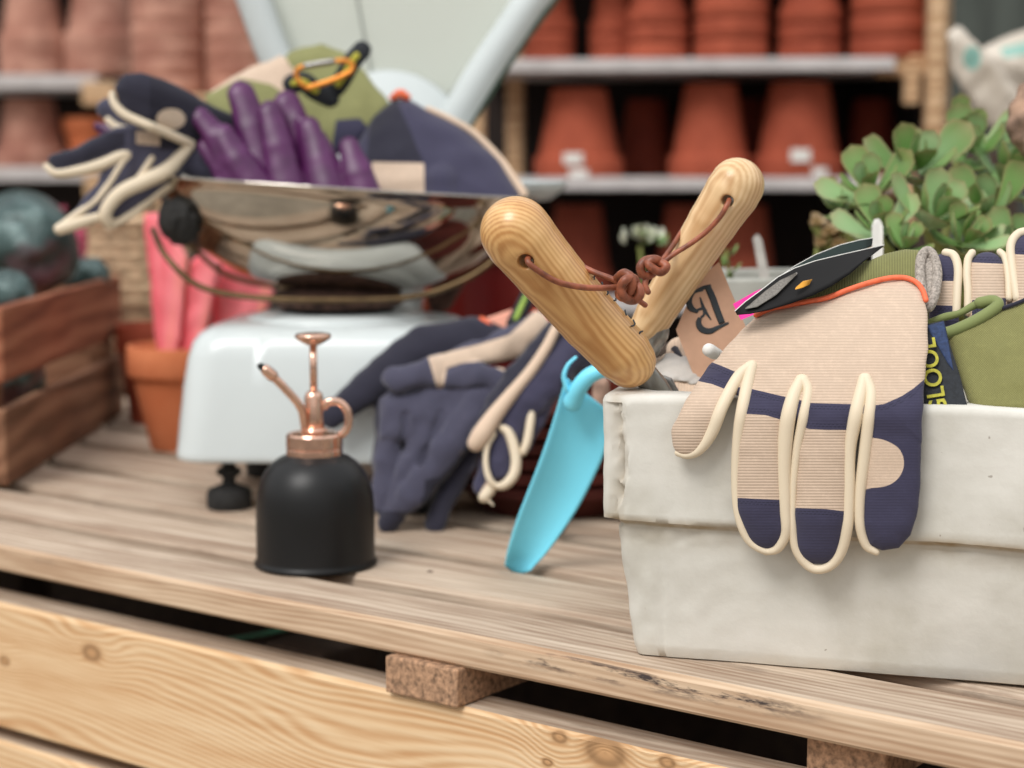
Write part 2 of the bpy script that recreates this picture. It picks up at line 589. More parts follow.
sun = bpy.data.lights.new('daylight_sun', 'SUN'); sun.energy = 2.1; sun.angle = math.radians(28); sun.color = (1, 0.975, 0.94)
so = bpy.data.objects.new('daylight_sun', sun); COL.objects.link(so)
so.rotation_euler = Vector((0.45, 0.62, -0.95)).to_track_quat('-Z', 'Y').to_euler()
so.location = (-2, -3, 4)

cam = bpy.data.cameras.new('camera'); co = bpy.data.objects.new('camera', cam); COL.objects.link(co)
co.location = (0, 0, CAMZ); co.rotation_euler = (math.pi / 2 - PIT, 0, 0)
cam.sensor_width = 36; cam.lens = F / 1024 * 36; cam.clip_start = 0.05; cam.clip_end = 60
cam.dof.use_dof = True; cam.dof.focus_distance = 1.075; cam.dof.aperture_fstop = 5.0
sc.camera = co
vs = sc.view_settings
vs.view_transform = 'Standard'; vs.look = 'None'; vs.gamma = 1; vs.use_curve_mapping = False; vs.exposure = 0.14
sc.cycles.use_denoising = True
sc.cycles.max_bounces = 8

# ================================================================ materials
M = {}
M['top'] = wood('weathered_plank', srgb(202, 184, 164), srgb(150, 126, 106), srgb(228, 216, 200), freq=1300, wob=0.003, dirt=0.60, dirtcol=srgb(112, 96, 84), amp=0.3)
M['block'] = simple('block_end_grain', srgb(176, 138, 108), 0.9, var=0.3, scale=260, bump=0.5)
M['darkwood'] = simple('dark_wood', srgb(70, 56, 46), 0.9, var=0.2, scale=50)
M['trough'] = None
M['terra'] = None

def mat_concrete():
    t = NT('trough_concrete'); v = t.objco()
    n = t.noise(14, v, 6, 0.6); n2 = t.noise(90, v, 4, 0.6); n3 = t.noise(240, v, 2, 0.5)
    c = t.ramp(n, [(0.3, srgb(192, 188, 176)), (0.5, srgb(208, 205, 196)), (0.72, srgb(219, 216, 208))])
    pits = t.math('GREATER_THAN', t.noise(170, v, 1, 0.4), 0.79)
    c = t.mix(t.math('MULTIPLY', pits, 0.55), c, srgb(120, 104, 88))
    sx = t.n.new('ShaderNodeSeparateXYZ'); t.link(v, sx.inputs[0])
    st = t.attr('stain').outputs['Fac']
    c = t.mix(t.math('MULTIPLY', st, t.math('MULTIPLY', t.noise(60, v, 3), 1.5), clamp=True), c, srgb(158, 138, 108))
    h = t.math('ADD', t.math('MULTIPLY', n2, 0.5), t.math('MULTIPLY', n, 0.8))
    h = t.math('SUBTRACT', h, t.math('MULTIPLY', pits, 0.8))
    return t.fin(c, 0.7, 0, t.bump(h, 0.35, 0.002), 0.35)
M['trough'] = mat_concrete()

def mat_terra(name, a, b, chalk=0.0):
    t = NT(name); v = t.objco(); r = t.rnd()
    n = t.noise(18, v, 5, 0.6)
    n2 = t.noise(1.0, t.mapping(v, scale=(12, 12, 240)), 3)
    c = t.ramp(t.math('MULTIPLY_ADD', r, 0.25, t.math('SUBTRACT', n, 0.12)), [(0.3, a), (0.7, b)])
    if chalk: c = t.mix(t.math('MULTIPLY', t.math('SUBTRACT', t.noise(9, v, 4), 0.45, clamp=True), chalk * 4, clamp=True), c, srgb(214, 170, 150))
    return t.fin(c, 0.8, 0, t.bump(n2, 0.2, 0.001), 0.25)
M['terra'] = mat_terra('terracotta', srgb(142, 66, 46), srgb(172, 86, 62))
M['terra_pale'] = mat_terra('pale_terracotta', srgb(146, 98, 84), srgb(178, 128, 110), 0.5)
M['terra_orange'] = mat_terra('orange_terracotta', srgb(198, 110, 70), srgb(216, 132, 90))
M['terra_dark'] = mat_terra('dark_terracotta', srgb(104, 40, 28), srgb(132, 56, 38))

NAVY = srgb(60, 58, 80); NAVYD = srgb(40, 39, 53); BEIGE = srgb(204, 181, 160); CREAM = srgb(226, 210, 184); OLIVE = srgb(128, 128, 80)
M['glove_main'] = fabric('ribbed_beige_back', BEIGE, [('navy', NAVY), ('patch', BEIGE)], rib=(2.15, 1), ribamp=0.13, stitch=[('navy', 3.2), ('navy', 5.4)])
M['cream'] = fabric('cream_leather', CREAM, rough=0.55, sheen=0.0, spec=0.4)
M['orange_trim'] = simple('orange_trim', srgb(240, 112, 72), 0.6, var=0.08, scale=300)
M['olive'] = fabric('olive_knit', OLIVE, rib=(2.4, 0), ribamp=0.3)
M['olive_mesh'] = fabric('olive_mesh', srgb(138, 136, 84), rib=(2.6, 1, 2.6), ribamp=0.4)
M['olive_bind'] = fabric('olive_binding', srgb(126, 136, 84), rough=0.7)
M['grey_lining'] = simple('fleece_lining', srgb(176, 166, 156), 0.95, var=0.25, scale=600, bump=0.7, dist=0.002)
M['navy'] = fabric('navy_suede', NAVY, [('beige', BEIGE), ('dark', NAVYD)], stitch=[('beige', -2.5)], sheen=0.35)
M['navy_slate'] = fabric('slate_palm', srgb(70, 69, 87), [('beige', BEIGE), ('dark', NAVYD)], sheen=0.35)
M['navy_dark'] = fabric('dark_navy', NAVYD, [('beige', BEIGE)], sheen=0.3)
M['beige'] = fabric('beige_cloth', srgb(222, 196, 172), rib=(2.0, 0), ribamp=0.12)
M['purple'] = simple('purple_leather', srgb(82, 26, 80), 0.42, var=0.15, scale=60, bump=0.12, spec=0.5)
M['ltwood'] = wood('varnished_ash', srgb(218, 172, 112), srgb(186, 132, 76), srgb(232, 194, 142), attr='grain', freq=2300, wob=0.0014, rough=0.36, amp=0.55, spec=0.5, coat=0.3, bump=0.05)
M['ltwood2'] = wood('pale_ash', srgb(224, 190, 144), srgb(196, 154, 106), srgb(236, 210, 170), attr='grain', freq=2000, wob=0.001, rough=0.4, amp=0.5, spec=0.5, coat=0.2, bump=0.05)
M['leather'] = simple('leather_cord', srgb(150, 84, 58), 0.45, var=0.3, scale=120, bump=0.3, spec=0.5)
M['steel'] = simple('dull_steel', srgb(150, 148, 144), 0.3, 0.9, var=0.1, scale=30, bump=0.03)
M['black'] = simple('matt_black', srgb(19, 19, 20), 0.4, var=0.1, scale=20, bump=0.02, spec=0.35)
M['rubber'] = simple('black_rubber', srgb(38, 37, 36), 0.85, var=0.2, scale=120, bump=0.3)
M['copper'] = simple('rose_copper', srgb(232, 190, 168), 0.2, 1.0, var=0.1, scale=90, bump=0.05)
M['blue'] = simple('cyan_enamel', srgb(126, 226, 252), 0.45, var=0.03, scale=8, bump=0.0, spec=0.5)
M['enamel'] = simple('white_enamel', srgb(206, 213, 213), 0.22, var=0.03, scale=6, bump=0.0, spec=0.5)
M['chrome'] = simple('polished_pan', srgb(196, 190, 180), 0.09, 1.0, var=0.08, scale=14, bump=0.03)
M['brass'] = simple('old_brass_wire', srgb(120, 98, 70), 0.4, 0.8, var=0.2)
M['rust'] = simple('rusty_iron', srgb(92, 66, 56), 0.85, 0.2, var=0.35, scale=120, bump=0.6)
M['kraft'] = simple('kraft_card', srgb(206, 164, 136), 0.8, var=0.06, scale=50, bump=0.05)
M['ink'] = simple('dark_ink', srgb(52, 58, 62), 0.8, var=0.1, scale=90, bump=0)
M['card'] = simple('black_gloss_card', srgb(30, 29, 29), 0.6, var=0.06, scale=20, bump=0, spec=0.12)
M['cardgreen'] = simple('green_black_card', srgb(24, 40, 36), 0.6, spec=0.15, var=0.08, scale=20, bump=0)
M['cardprint'] = simple('grey_print', srgb(122, 117, 110), 0.7, var=0.2, scale=900, bump=0)
M['white_edge'] = simple('white_paper', srgb(226, 224, 218), 0.7, var=0.03, bump=0)
M['ochre'] = simple('ochre_print', srgb(214, 150, 40), 0.6, var=0.06, bump=0)
M['magenta'] = simple('magenta_card', srgb(232, 40, 150), 0.5, var=0.05, bump=0)
M['webbing'] = simple('navy_webbing', srgb(44, 62, 100), 0.8, var=0.2, scale=500, bump=0.5)
M['webblack'] = simple('black_webbing', srgb(34, 38, 44), 0.8, var=0.2, scale=400, bump=0.4)
M['yellow'] = simple('yellow_thread', srgb(184, 178, 60), 0.75, var=0.15, scale=500, bump=0.3)

# ================================================================ bench (one thing)
AX = -math.radians(36.8)                       # direction of the planks
E1 = Vector((math.cos(AX), math.sin(AX), 0)); E2 = Vector((-math.sin(AX), math.cos(AX), 0))
def sc_of(p): return p.dot(E1), p.dot(E2)
C0 = (sc_of(G(0, 545))[1] + sc_of(G(1024, 746))[1] + sc_of(G(640, 668))[1]) / 3
def W(s, c, z): return E1 * s + E2 * c + Vector((0, 0, TZ + z))
def on_front(px, py, c):
    d = P(px, py, 1.0) - Vector((0, 0, CAMZ))
    k = c / (d.x * E2.x + d.y * E2.y)
    return (d * k).dot(E1) + 0.9, (d * k).z + CAMZ - (TZ - 0.048 - 0.052)
KN = [on_front(px, py, C0) + (r,) for px, py, r in [(95, 652, .0085), (8, 660, .005), (606, 752, .0125), (548, 762, .0035), (560, 737, .005), (668, 762, .005)]]
fxz = on_front(330, 742, C0); fx2 = on_front(60, 700, C0)
M['front'] = wood('pale_plank', srgb(208, 182, 154), srgb(170, 138, 110), srgb(226, 208, 184), freq=1500, wob=0.0025, dirt=0.63, dirtcol=srgb(112, 98, 90), amp=0.35, edgedirt=(on_front(500, 640, C0)[0], on_front(810, 700, C0)[0]))
M['board'] = wood('pine_board', srgb(220, 188, 148), srgb(196, 152, 108), srgb(230, 206, 172), freq=1150, wob=0.005, dirt=0.70, dirtcol=srgb(150, 160, 134), amp=0.6, knots=KN,
                  flames=[(fxz[0], fxz[1] - .012, .13, .03, .030), (fx2[0] - .05, fx2[1] - .01, .16, .03, -.016)])
bench = empty('slatted_potting_bench', W(-0.8, C0, -TZ), 'weathered pale wooden pallet bench with gaps between its planks, under everything', 'bench')

def plank(name, s0, s1, c0, c1, z0, z1, mat, parent, seed=0, rough=0.0012):
    "long plank with slightly worn, uneven edges; local x runs along it"
    rs = random.Random(seed)
    n = 60; V = []; Fc = []
    b = 0.0022
    o = W((s0 + s1) / 2, (c0 + c1) / 2, (z0 + z1) / 2)
    ph = [rs.uniform(0, 6) for _ in range(6)]
    for i in range(n + 1):
        s = s0 + (s1 - s0) * i / n
        dc = 0.0016 * math.sin(s * 7 + ph[0]) ; dz = 0.001 * math.sin(s * 5 + ph[1])
        e = rough * (math.sin(s * 37 + ph[2]) + math.sin(s * 91 + ph[3])) * 0.5 + rs.uniform(-1, 1) * rough * 0.35
        prof = [(c0 + b + dc, z0), (c0 + dc, z0 + b), (c0 + dc + e * .3, z1 - b - abs(e)), (c0 + b + dc + abs(e) * .8, z1 + dz), (c1 - b + dc, z1 + dz), (c1 + dc, z1 - b), (c1 + dc, z0 + b), (c1 - b + dc, z0)]
        for c, z in prof: V.append(((s - (s0 + s1) / 2), c - (c0 + c1) / 2, z - (z0 + z1) / 2))
    m = 8
    for i in range(n):
        for k in range(m):
            k2 = (k + 1) % m
            Fc.append((i * m + k, i * m + k2, (i + 1) * m + k2, (i + 1) * m + k))
    Fc.append(tuple(range(m - 1, -1, -1))); Fc.append(tuple(n * m + k for k in range(m)))
    me = bpy.data.meshes.new(name); me.from_pydata(V, [], Fc); me.update(); me.materials.append(mat)
    if mat in (M['front'], M['board']):
        me.materials.append(M['top'])
    import bmesh
    bm = bmesh.new(); bm.from_mesh(me); bmesh.ops.recalc_face_normals(bm, faces=bm.faces); bm.to_mesh(me); bm.free()
    if len(me.materials) > 1:
        for p_ in me.polygons:
            if p_.normal.z > .93: p_.material_index = 1
    ob = bpy.data.objects.new(name, me); COL.objects.link(ob)
    ob.parent = parent; ob.location = o - wloc(parent); ob.rotation_euler = (0, 0, AX)
    return ob

S0, S1 = -2.35, 0.55
cs = [(0, .064), (.090, .166), (.192, .276), (.304, .382), (.410, .488), (.516, .594), (.622, .70), (.728, .806), (.832, .93)]
for i, (a, b) in enumerate(cs):
    plank('plank', S0 + 0.01 * (i % 3), S1 - 0.012 * (i % 2), C0 + a, C0 + b, -0.022, 0 if i != 1 else -0.0005, M['front'] if i == 0 else M['top'], bench, i)
CB = C0 - 0.002
# front boards
zt = -0.048
ob = plank('front_board', S0, S1, CB, CB + 0.034, zt - 0.104, zt, M['board'], bench, 31)
plank('front_board', S0, S1, CB, CB + 0.034, zt - 0.222, zt - 0.116, M['board'], bench, 32)
plank('front_board', S0, S1, CB, CB + 0.034, zt - 0.34, zt - 0.234, M['board'], bench, 33)
# stringers (their ends show under the first plank)
def sx_at(px, py, c):
    # where the ray through a pixel column meets the vertical plane at depth c
    d = P(px, py, 1.0) - Vector((0, 0, CAMZ))
    k = c / (d.x * E2.x + d.y * E2.y)
    return (d * k).dot(E1)
sa, sb = sx_at(387, 675, C0 - .004), sx_at(459, 688, C0 - .004)
for (s, wd, c_in) in [(sa, sb - sa, -0.006), (sx_at(806, 760, C0 + .02), 0.05, 0.02), (sa - 0.62, 0.05, 0.03), (sa - 1.2, 0.05, 0.03)]:
    V, Fc = boxv(0, 0, 0, wd, 0.93 - c_in, 0.0255, 0, 0.0015)
    R = Matrix.Rotation(AX, 3, 'Z'); cc = W(s + wd / 2, C0 + (0.93 + c_in) / 2, -0.022 - 0.0130)
    mk('stringer', [R @ v + cc for v in V], Fc, M['block'], bench, smooth=False)
for (s, c) in [(S0 + .05, C0 + .07), (S1 - .05, C0 + .07), (S0 + .05, C0 + .88), (S1 - .05, C0 + .88), (-0.9, C0 + .07)]:
    V, Fc = boxv(0, 0, 0, .06, .06, TZ - .048, 0, .003)
    R = Matrix.Rotation(AX, 3, 'Z'); cc = W(s, c, -(TZ - .048) / 2 - .048)
    mk('leg', [R @ v + cc for v in V], Fc, M['darkwood'], bench, smooth=False)
# unseen back, ends and half-way shelf added to block light in the space below
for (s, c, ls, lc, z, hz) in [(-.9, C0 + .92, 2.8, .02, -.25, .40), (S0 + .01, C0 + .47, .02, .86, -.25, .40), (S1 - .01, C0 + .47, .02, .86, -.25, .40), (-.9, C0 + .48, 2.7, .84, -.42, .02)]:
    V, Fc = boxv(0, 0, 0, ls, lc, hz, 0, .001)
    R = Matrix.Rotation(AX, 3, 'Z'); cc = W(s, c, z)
    mk('light_block_board', [R @ v + cc for v in V], Fc, M['darkwood'], bench, smooth=False)
# nail heads and slots on the first planks
for (px, py) in [(427, 609), (471, 617), (527, 630), (430, 572), (640, 640)]:
    g = G(px, py)
    V, Fc = lathe([(0.0001, .0002), (.0022, .0006), (.0026, .0001), (.0026, -.003), (0.0001, -.002)], (g.x, g.y, TZ), 14)
    mk('nail_head', V, Fc, M['rust'], bench)
# green strap in the gap
a = P(232, 632, 1.52); b = P(300, 622, 1.62)
V, Fc = sweep([P(226, 640, 1.56), P(262, 634, 1.56), P(300, 626, 1.58)], [.006] * 3, 8, flat=.25)
tag(mk('strap', V, Fc, simple('green_strap', srgb(70, 130, 100), .5)), 'green plastic strap lying in the dark gap under the front plank of the bench', 'strap')

# ================================================================ concrete trough
T0 = G(634, 657)
TA = -math.radians(17.0)
U1 = Vector((math.cos(TA), math.sin(TA), 0)); U2 = Vector((-math.sin(TA), math.cos(TA), 0))
TL, TD, TH = 0.52, 0.20, 0.166
def TP(a, b, z): return T0 + U1 * a + U2 * b + Vector((0, 0, z))
def rrect(x0, y0, x1, y1, r, m=8, seg_n=26):
    pts = []
    for (cx, cy, a0) in [(x1 - r, y0 + r, -90), (x1 - r, y1 - r, 0), (x0 + r, y1 - r, 90), (x0 + r, y0 + r, 180)]:
        for i in range(m + 1):
            a = math.radians(a0 + 90 * i / m); pts.append((cx + r * math.cos(a), cy + r * math.sin(a)))
    # subdivide the long sides
    out = []
    for i, p in enumerate(pts):
        q = pts[(i + 1) % len(pts)]
        L = math.hypot(q[0] - p[0], q[1] - p[1]); k = max(1, int(L / 0.006))
        for j in range(k): out.append((p[0] + (q[0] - p[0]) * j / k, p[1] + (q[1] - p[1]) * j / k))
    return out
from mathutils import noise as mn
def rrect_fixed(x0, y0, x1, y1, r, m=8):
    pts = []
    def arc(cx, cy, a0):
        for i in range(m + 1):
            a = math.radians(a0 + 90 * i / m); pts.append((cx + r * math.cos(a), cy + r * math.sin(a)))
    fl = [i / 30 for i in range(1, 30)]
    dense = [i * .0011 for i in range(1, 40)]
    rest = [.0434 + (x1 - x0 - 2 * r - .0434) * i / 75 for i in range(75)]
    arc(x1 - r, y0 + r, -90); pts += [(x1, y0 + r + (y1 - y0 - 2 * r) * f) for f in fl]
    arc(x1 - r, y1 - r, 0); pts += [(x1 - r - (x1 - x0 - 2 * r) * f, y1) for f in [i / 60 for i in range(1, 60)]]
    arc(x0 + r, y1 - r, 90); pts += [(x0, y1 - r - (y1 - y0 - 2 * r) * f) for f in fl]
    arc(x0 + r, y0 + r, 180); pts += [(x0 + r + q, y0) for q in dense + rest]
    return pts
def trough():
    V = []; st = []
    n = len(rrect_fixed(0, 0, TL, TD, 0.008))
    rings = [(-.000, 0.004), (.003, 0.001), (.0045, 0.0)]
    # (inset, z)
    rim0 = 0.087
    rings = [(0.006, 0.0, 0), (0.0005, 0.002, .3), (-0.0015, 0.008, .15)]
    for i in range(1, 37): rings.append((-0.0015 - 0.0085 * i / 36, 0.008 + (rim0 - 0.010) * i / 36, 0.0 if i < 29 else .35 * (i - 28) / 8))
    rings += [(-0.0105, rim0 - 0.001, .9), (-0.0125, rim0 + .0005, 1.0), (-0.0165, rim0 + .002, .7), (-0.0172, rim0 + .005, .2)]
    for i in range(1, 46): rings.append((-0.0172 - 0.0012 * i / 45, rim0 + .005 + (TH - rim0 - .009) * i / 45, 0))
    rings += [(-0.0175, TH - .0015, 0), (-0.0155, TH, 0), (0.004, TH, 0), (0.006, TH - .002, 0)]
    for i in range(1, 8): rings.append((0.006 + .001 * i, TH - .002 - (TH - .03) * i / 7, 0))
    for (ins, z, s) in rings:
        rr = rrect_fixed(ins, ins, TL - ins, TD - ins, 0.0095)
        for (x, y) in rr:
            p = TP(x, y, z)
            q = Vector((x, y, z))
            d = mn.noise(q * 22) * 0.0012 + mn.noise(q * 90) * 0.0005
            # crumbled joint down the front left corner
            wx = x + 0.0075 + .0012 * math.sin(z * 90)
            k = math.exp(-(wx / 0.0042) ** 2) * (1 if y < .0 else 0)
            if z > rim0 - .003 and z < TH - .004: d += -(.25 + abs(mn.noise(Vector((x * 260, 3, z * 70)))) * 1.6) * 0.0042 * k + math.exp(-((wx - .006) / .003) ** 2) * abs(mn.noise(Vector((x * 200, 9, z * 60)))) * .002
            elif z < rim0 and y < .02 and x < .02: d += mn.noise(Vector((x * 120, 5, z * 35))) * .0011
            if 0.075 < z < 0.09: d += mn.noise(q * 120) * 0.0012
            nx = (x - TL / 2) / (TL / 2); ny = (y - TD / 2) / (TD / 2)
            dirv = Vector((0, 0, 0))
            if abs(ny) > .93: dirv += U2 * (1 if ny > 0 else -1)
            if abs(nx) > .97: dirv += U1 * (1 if nx > 0 else -1)
            p = p + dirv * d
            # edge dips a little and wanders
            if z > TH - .004: p.z += mn.noise(Vector((x * 18, y * 18, 3))) * 0.0016
            if abs(z - rim0) < .006: p.z += mn.noise(Vector((x * 12, y * 12, 8))) * 0.0025 - x * 0.012
            V.append(p); st.append(min(1, s + .55 * k * (z > rim0)))
    Fc = []
    m = len(rings)
    for j in range(m - 1):
        for i in range(n):
            k = (i + 1) % n
            Fc.append((j * n + i, j * n + k, (j + 1) * n + k, (j + 1) * n + i))
    Fc.append(tuple(range(n - 1, -1, -1))); Fc.append(tuple((m - 1) * n + i for i in range(n)))
    o = mk('concrete_planter_trough', V, Fc, M['trough'], attrs={'stain': st})
    return tag(sharp(o, 50), 'off-white rectangular concrete trough with a thick rim, full of gloves and hand tools', 'planter')
trough()
def Yt(px, py=None):
    "Y of the trough's front rim plane under a pixel column"
    kx = (np.asarray(px, float) - 512) / F * 1.02
    fx, fy = T0.x - U2.x * .0185, T0.y - U2.y * .0185
    s, c = -math.sin(TA), math.cos(TA)
    return (fx * s + fy * c) / (kx * s + c)
# ================================================================ glove hanging over the trough front
def Ymain(x, y):
    t = np.clip(420 - np.asarray(y, float), 0, None)
    k = t / 122.0
    q = np.clip(t / 45.0, 0, 1)
    back = 0.004 * q * q * (3 - 2 * q) + 0.050 * k ** 1.6
    lo = np.clip((np.asarray(y, float) - 525) / 40, 0, 1)
    side = np.clip((735 - np.asarray(x, float)) / 60, 0, 1) * np.clip((400 - np.asarray(y, float)) / 30, 0, 1) * 0.01
    return Yt(x) - 0.0085 + back + lo * 0.003 + side
mpm = mapper(Ymain, 0.5)
g = empty('gardening_glove', P(800, 440, 1.07), 'beige ribbed glove with navy fingertips and cream piping hanging over the trough front', 'glove')
palm = [(757, 316), (740, 331), (722, 352), (712, 366), (706, 378), (738, 396), (750, 408), (780, 420), (812, 425), (860, 425), (885, 440), (920, 440), (923, 395), (928, 350), (927, 312), (922, 290), (905, 279), (880, 281), (830, 298), (783, 306)]
f1 = chain((764, 392, 0, 22), (760, 450, 3, 25), (760, 505, 3, 25), (765, 527, 0, 22))
f2 = chain((828, 400, 0, 24), (824, 455, 3, 27), (821, 515, 4, 27), (818, 541, 0, 24))
f3 = [(868, 385), (921, 385), (921, 470), (919, 505), (911, 535), (899, 548), (882, 551), (870, 545), (862, 525), (862, 470), (864, 430)]
th = chain((722, 378, -4, 18), (704, 408, 2, 19.5), (690, 434, 4, 18.5), (689, 441, 3, 17))
body = un(5, pill(palm, 17, 2, dome=8), un(3, f1, f2, pill(f3, 17, 2)), th)
navy = [
    [(692, 384), (706, 360), (722, 366), (738, 373), (730, 391), (712, 384), (698, 381)],
    [(738, 387), (752, 389), (786, 397), (812, 403), (846, 404), (876, 405), (884, 404), (902, 396), (914, 388), (926, 378), (960, 378), (960, 560), (850, 560), (850, 430), (828, 430), (809, 429), (782, 420), (765, 415), (748, 414), (733, 413)],
    [(720, 499), (740, 498), (782, 500), (792, 500), (792, 570), (720, 570)],
    [(788, 508), (798, 508), (826, 509), (842, 511), (856, 512), (856, 590), (788, 590)],
]
patch = [[tuple(q) for q in catmull([(850, 438), (874, 438), (889, 442), (900, 450), (904, 463), (900, 476), (889, 485), (872, 488), (850, 488)], 5, True)]]
blob('glove_body', wrinkle(body, 0.5, 40, 1), (660, 270, 940, 580, -28, 32), 1.25, mpm, M['glove_main'], g,
     {'navy': shp(*navy), 'patch': shp(*patch)})
def pip(mp, pts, par, Y, r=4, mat=None, n=10, name='piping', sub=6, k=1.0):
    if mp is mpm and mat is None: k = 1.18
    return tube(name, mp, [(p[0], p[1], p[2] if len(p) > 2 else 12, (p[3] if len(p) > 3 else r) * k) for p in pts], mat or M['cream'], par, Y=Y, n=n, sub=sub)
pip(mpm, [(750, 366, 22, 4.5), (738, 378, 16, 5.5), (723, 405, 14, 5.5), (712, 432, 10, 5.5), (700, 449, 8, 4.5), (688, 455, 6, 3.5), (678, 453, 2, 3)], g, 1.07)
pip(mpm, [(752, 366, 22, 5), (746, 392, 16, 5.5), (739, 430, 10, 5), (736, 475, 6, 4.2), (738, 512, 6, 3.8), (747, 538, 6, 3.6), (762, 550, 4, 3.2), (775, 551, 2, 3)], g, 1.07)
pip(mpm, [(801, 380, 24, 5), (793, 398, 20, 6), (787, 425, 16, 6.5), (784, 465, 12, 6), (785, 505, 10, 5.5), (786, 532, 9, 4.5), (778, 548, 5, 4), (766, 552, 2, 3)], g, 1.07)
pip(mpm, [(803, 380, 24, 5), (808, 392, 20, 4.5), (803, 420, 14, 4.5), (797, 450, 10, 4), (793, 490, 8, 3.6), (793, 530, 7, 3.8), (798, 553, 6, 4), (812, 568, 4, 4), (828, 567, 4, 4), (840, 554, 6, 4.5), (847, 528, 9, 5), (849, 490, 11, 5), (850, 450, 13, 5), (856, 415, 16, 6), (864, 379, 24, 5)], g, 1.07)
pip(mpm, [(866, 379, 24, 5), (871, 395, 20, 5), (868, 425, 16, 5), (864, 460, 12, 5), (860, 495, 9, 4.6), (860, 525, 7, 4.2), (866, 545, 5, 3.8), (876, 552, 3, 3)], g, 1.07)
# stitched seams on the piping folds
mp2 = mapper(lambda x, y: Ymain(x, y), 0.5)
pip(mp2, [(756, 315, 15), (770, 309, 17), (784, 306, 18), (805, 302, 19), (826, 298, 20), (850, 289, 21), (872, 282, 21), (890, 278, 20), (906, 278, 18), (917, 283, 15), (923, 291, 12), (926, 300, 9)], g, 1.12, 2.6, M['orange_trim'], name='cuff_trim')
# cuff turned back, olive outside
def Ycuff(x, y): return Ymain(x, np.maximum(y, 285)) + 0.012 + np.clip(285 - np.asarray(y, float), 0, 60) * .0006
mpc = mapper(Ycuff, 0.6)
cuffp = [(757, 314), (790, 298), (826, 280), (860, 265), (885, 254), (905, 249), (919, 250), (925, 262), (926, 290), (918, 284), (905, 279), (880, 281), (830, 300), (783, 308)]
blob('cuff', wrinkle(pill([(p[0], p[1]) for p in cuffp], 9, 0, dome=5), .4, 30, 2), (745, 238, 940, 320, -16, 18), 1.25, mpc, M['olive'], g)
ring = catmull([(921, 258, 6), (927, 251, 3), (933, 256, -2), (937, 270, -4), (936, 288, -2), (932, 302, 2), (927, 308, 5), (923, 298, 8), (920, 276, 9)], 4, True)
W_ = [Vector([float(q) for q in mpc(p[0], p[1], p[2])]) for p in ring]
V, Fc = sweep(W_, [5.0 * 1.12 / F] * len(W_), 12, closed=True)
mk('cuff_lining', V, Fc, M['grey_lining'], g)
blob('cuff_lining', wrinkle(pill([(922, 256), (933, 258), (936, 280), (930, 304), (924, 300)], 4, -2), .6, 10, 3), (915, 248, 942, 312, -10, 8), 1.2, mpc, M['grey_lining'], g)
# cord toggle poking out at the left of the palm
V, Fc = sweep([P(722, 356, 1.10), P(714, 353, 1.095), P(709, 350, 1.092)], [.0028, .004, .0042], 14)
mk('cord_toggle', V, Fc, M['white_edge'], g)
# ---- packaging card tucked under the cuff
cd = empty('packaging_card', P(800, 285, 1.10), 'folded black packaging card with grey barcode and ochre mark on the beige glove cuff', 'card')
def leaf_card(name, top, bot, Ya, Yb, mat, par, th=.0007):
    "card between an upper and a lower px edge, curving gently"
    n = len(top); V = []; Fc = []
    rows = 6
    for j in range(rows + 1):
        t = j / rows
        for i in range(n):
            Y = Ya[i] + (Yb[i] - Ya[i]) * t
            V.append(P(top[i][0] * (1 - t) + bot[i][0] * t, top[i][1] * (1 - t) + bot[i][1] * t, Y))
    m = len(V); V = V + [v + Vector((0, th, th * .3)) for v in V]
    for j in range(rows):
        for i in range(n - 1):
            a = j * n + i
            Fc.append((a, a + n, a + n + 1, a + 1)); Fc.append((m + a, m + a + 1, m + a + n + 1, m + a + n))
    bnd = [i for i in range(n)] + [j * n + n - 1 for j in range(1, rows + 1)] + [rows * n + i for i in range(n - 2, -1, -1)] + [j * n for j in range(rows - 1, 0, -1)]
    for a, b in zip(bnd, bnd[1:] + bnd[:1]): Fc.append((a, b, m + b, m + a))
    return mk(name, V, Fc, mat, par)
up_t = [(768, 286), (778, 278), (795, 266), (815, 255), (840, 245), (860, 240), (873, 238)]
up_b = [(769, 289), (785, 284), (805, 272), (825, 262), (846, 256), (862, 250), (872, 246)]
leaf_card('back_leaf', up_t, up_b, [1.09, 1.10, 1.11, 1.12, 1.13, 1.135, 1.14], [1.08, 1.085, 1.09, 1.10, 1.11, 1.12, 1.13], M['cardgreen'], cd)
lo_t = [(735, 311), (745, 302), (760, 291), (778, 277), (795, 268), (815, 261), (840, 255), (862, 250), (884, 245)]
lo_b = [(737, 315), (750, 314), (770, 310), (790, 304), (812, 296), (832, 286), (850, 274), (866, 260), (883, 247)]
leaf_card('front_leaf', lo_t, lo_b, [1.065, 1.07, 1.075, 1.085, 1.09, 1.10, 1.105, 1.115, 1.13], [1.062, 1.06, 1.058, 1.06, 1.065, 1.07, 1.085, 1.10, 1.128], M['card'], cd)
bcd = leaf_card('barcode', [(750, 304), (765, 291), (780, 280), (797, 272)], [(745, 308), (757, 306), (776, 294), (797, 273)], [1.066, 1.072, 1.078, 1.085], [1.063, 1.062, 1.068, 1.083], M['cardprint'], cd, -.0016)
leaf_card('ochre_mark', [(796, 287), (803, 281), (812, 279)], [(795, 289), (803, 287), (809, 284)], [1.068, 1.072, 1.076], [1.066, 1.069, 1.073], M['ochre'], cd, -.001)
for pts in (up_t, lo_t):
    Ys = [1.09, 1.10, 1.11, 1.12, 1.13, 1.135, 1.14] if pts is up_t else [1.065, 1.07, 1.075, 1.085, 1.09, 1.10, 1.105, 1.115, 1.13]
    V, Fc = sweep([P(p[0], p[1], y) for p, y in zip(pts, Ys)], [.00035] * len(pts), 6)
    mk('white_edge', V, Fc, M['white_edge'], cd)
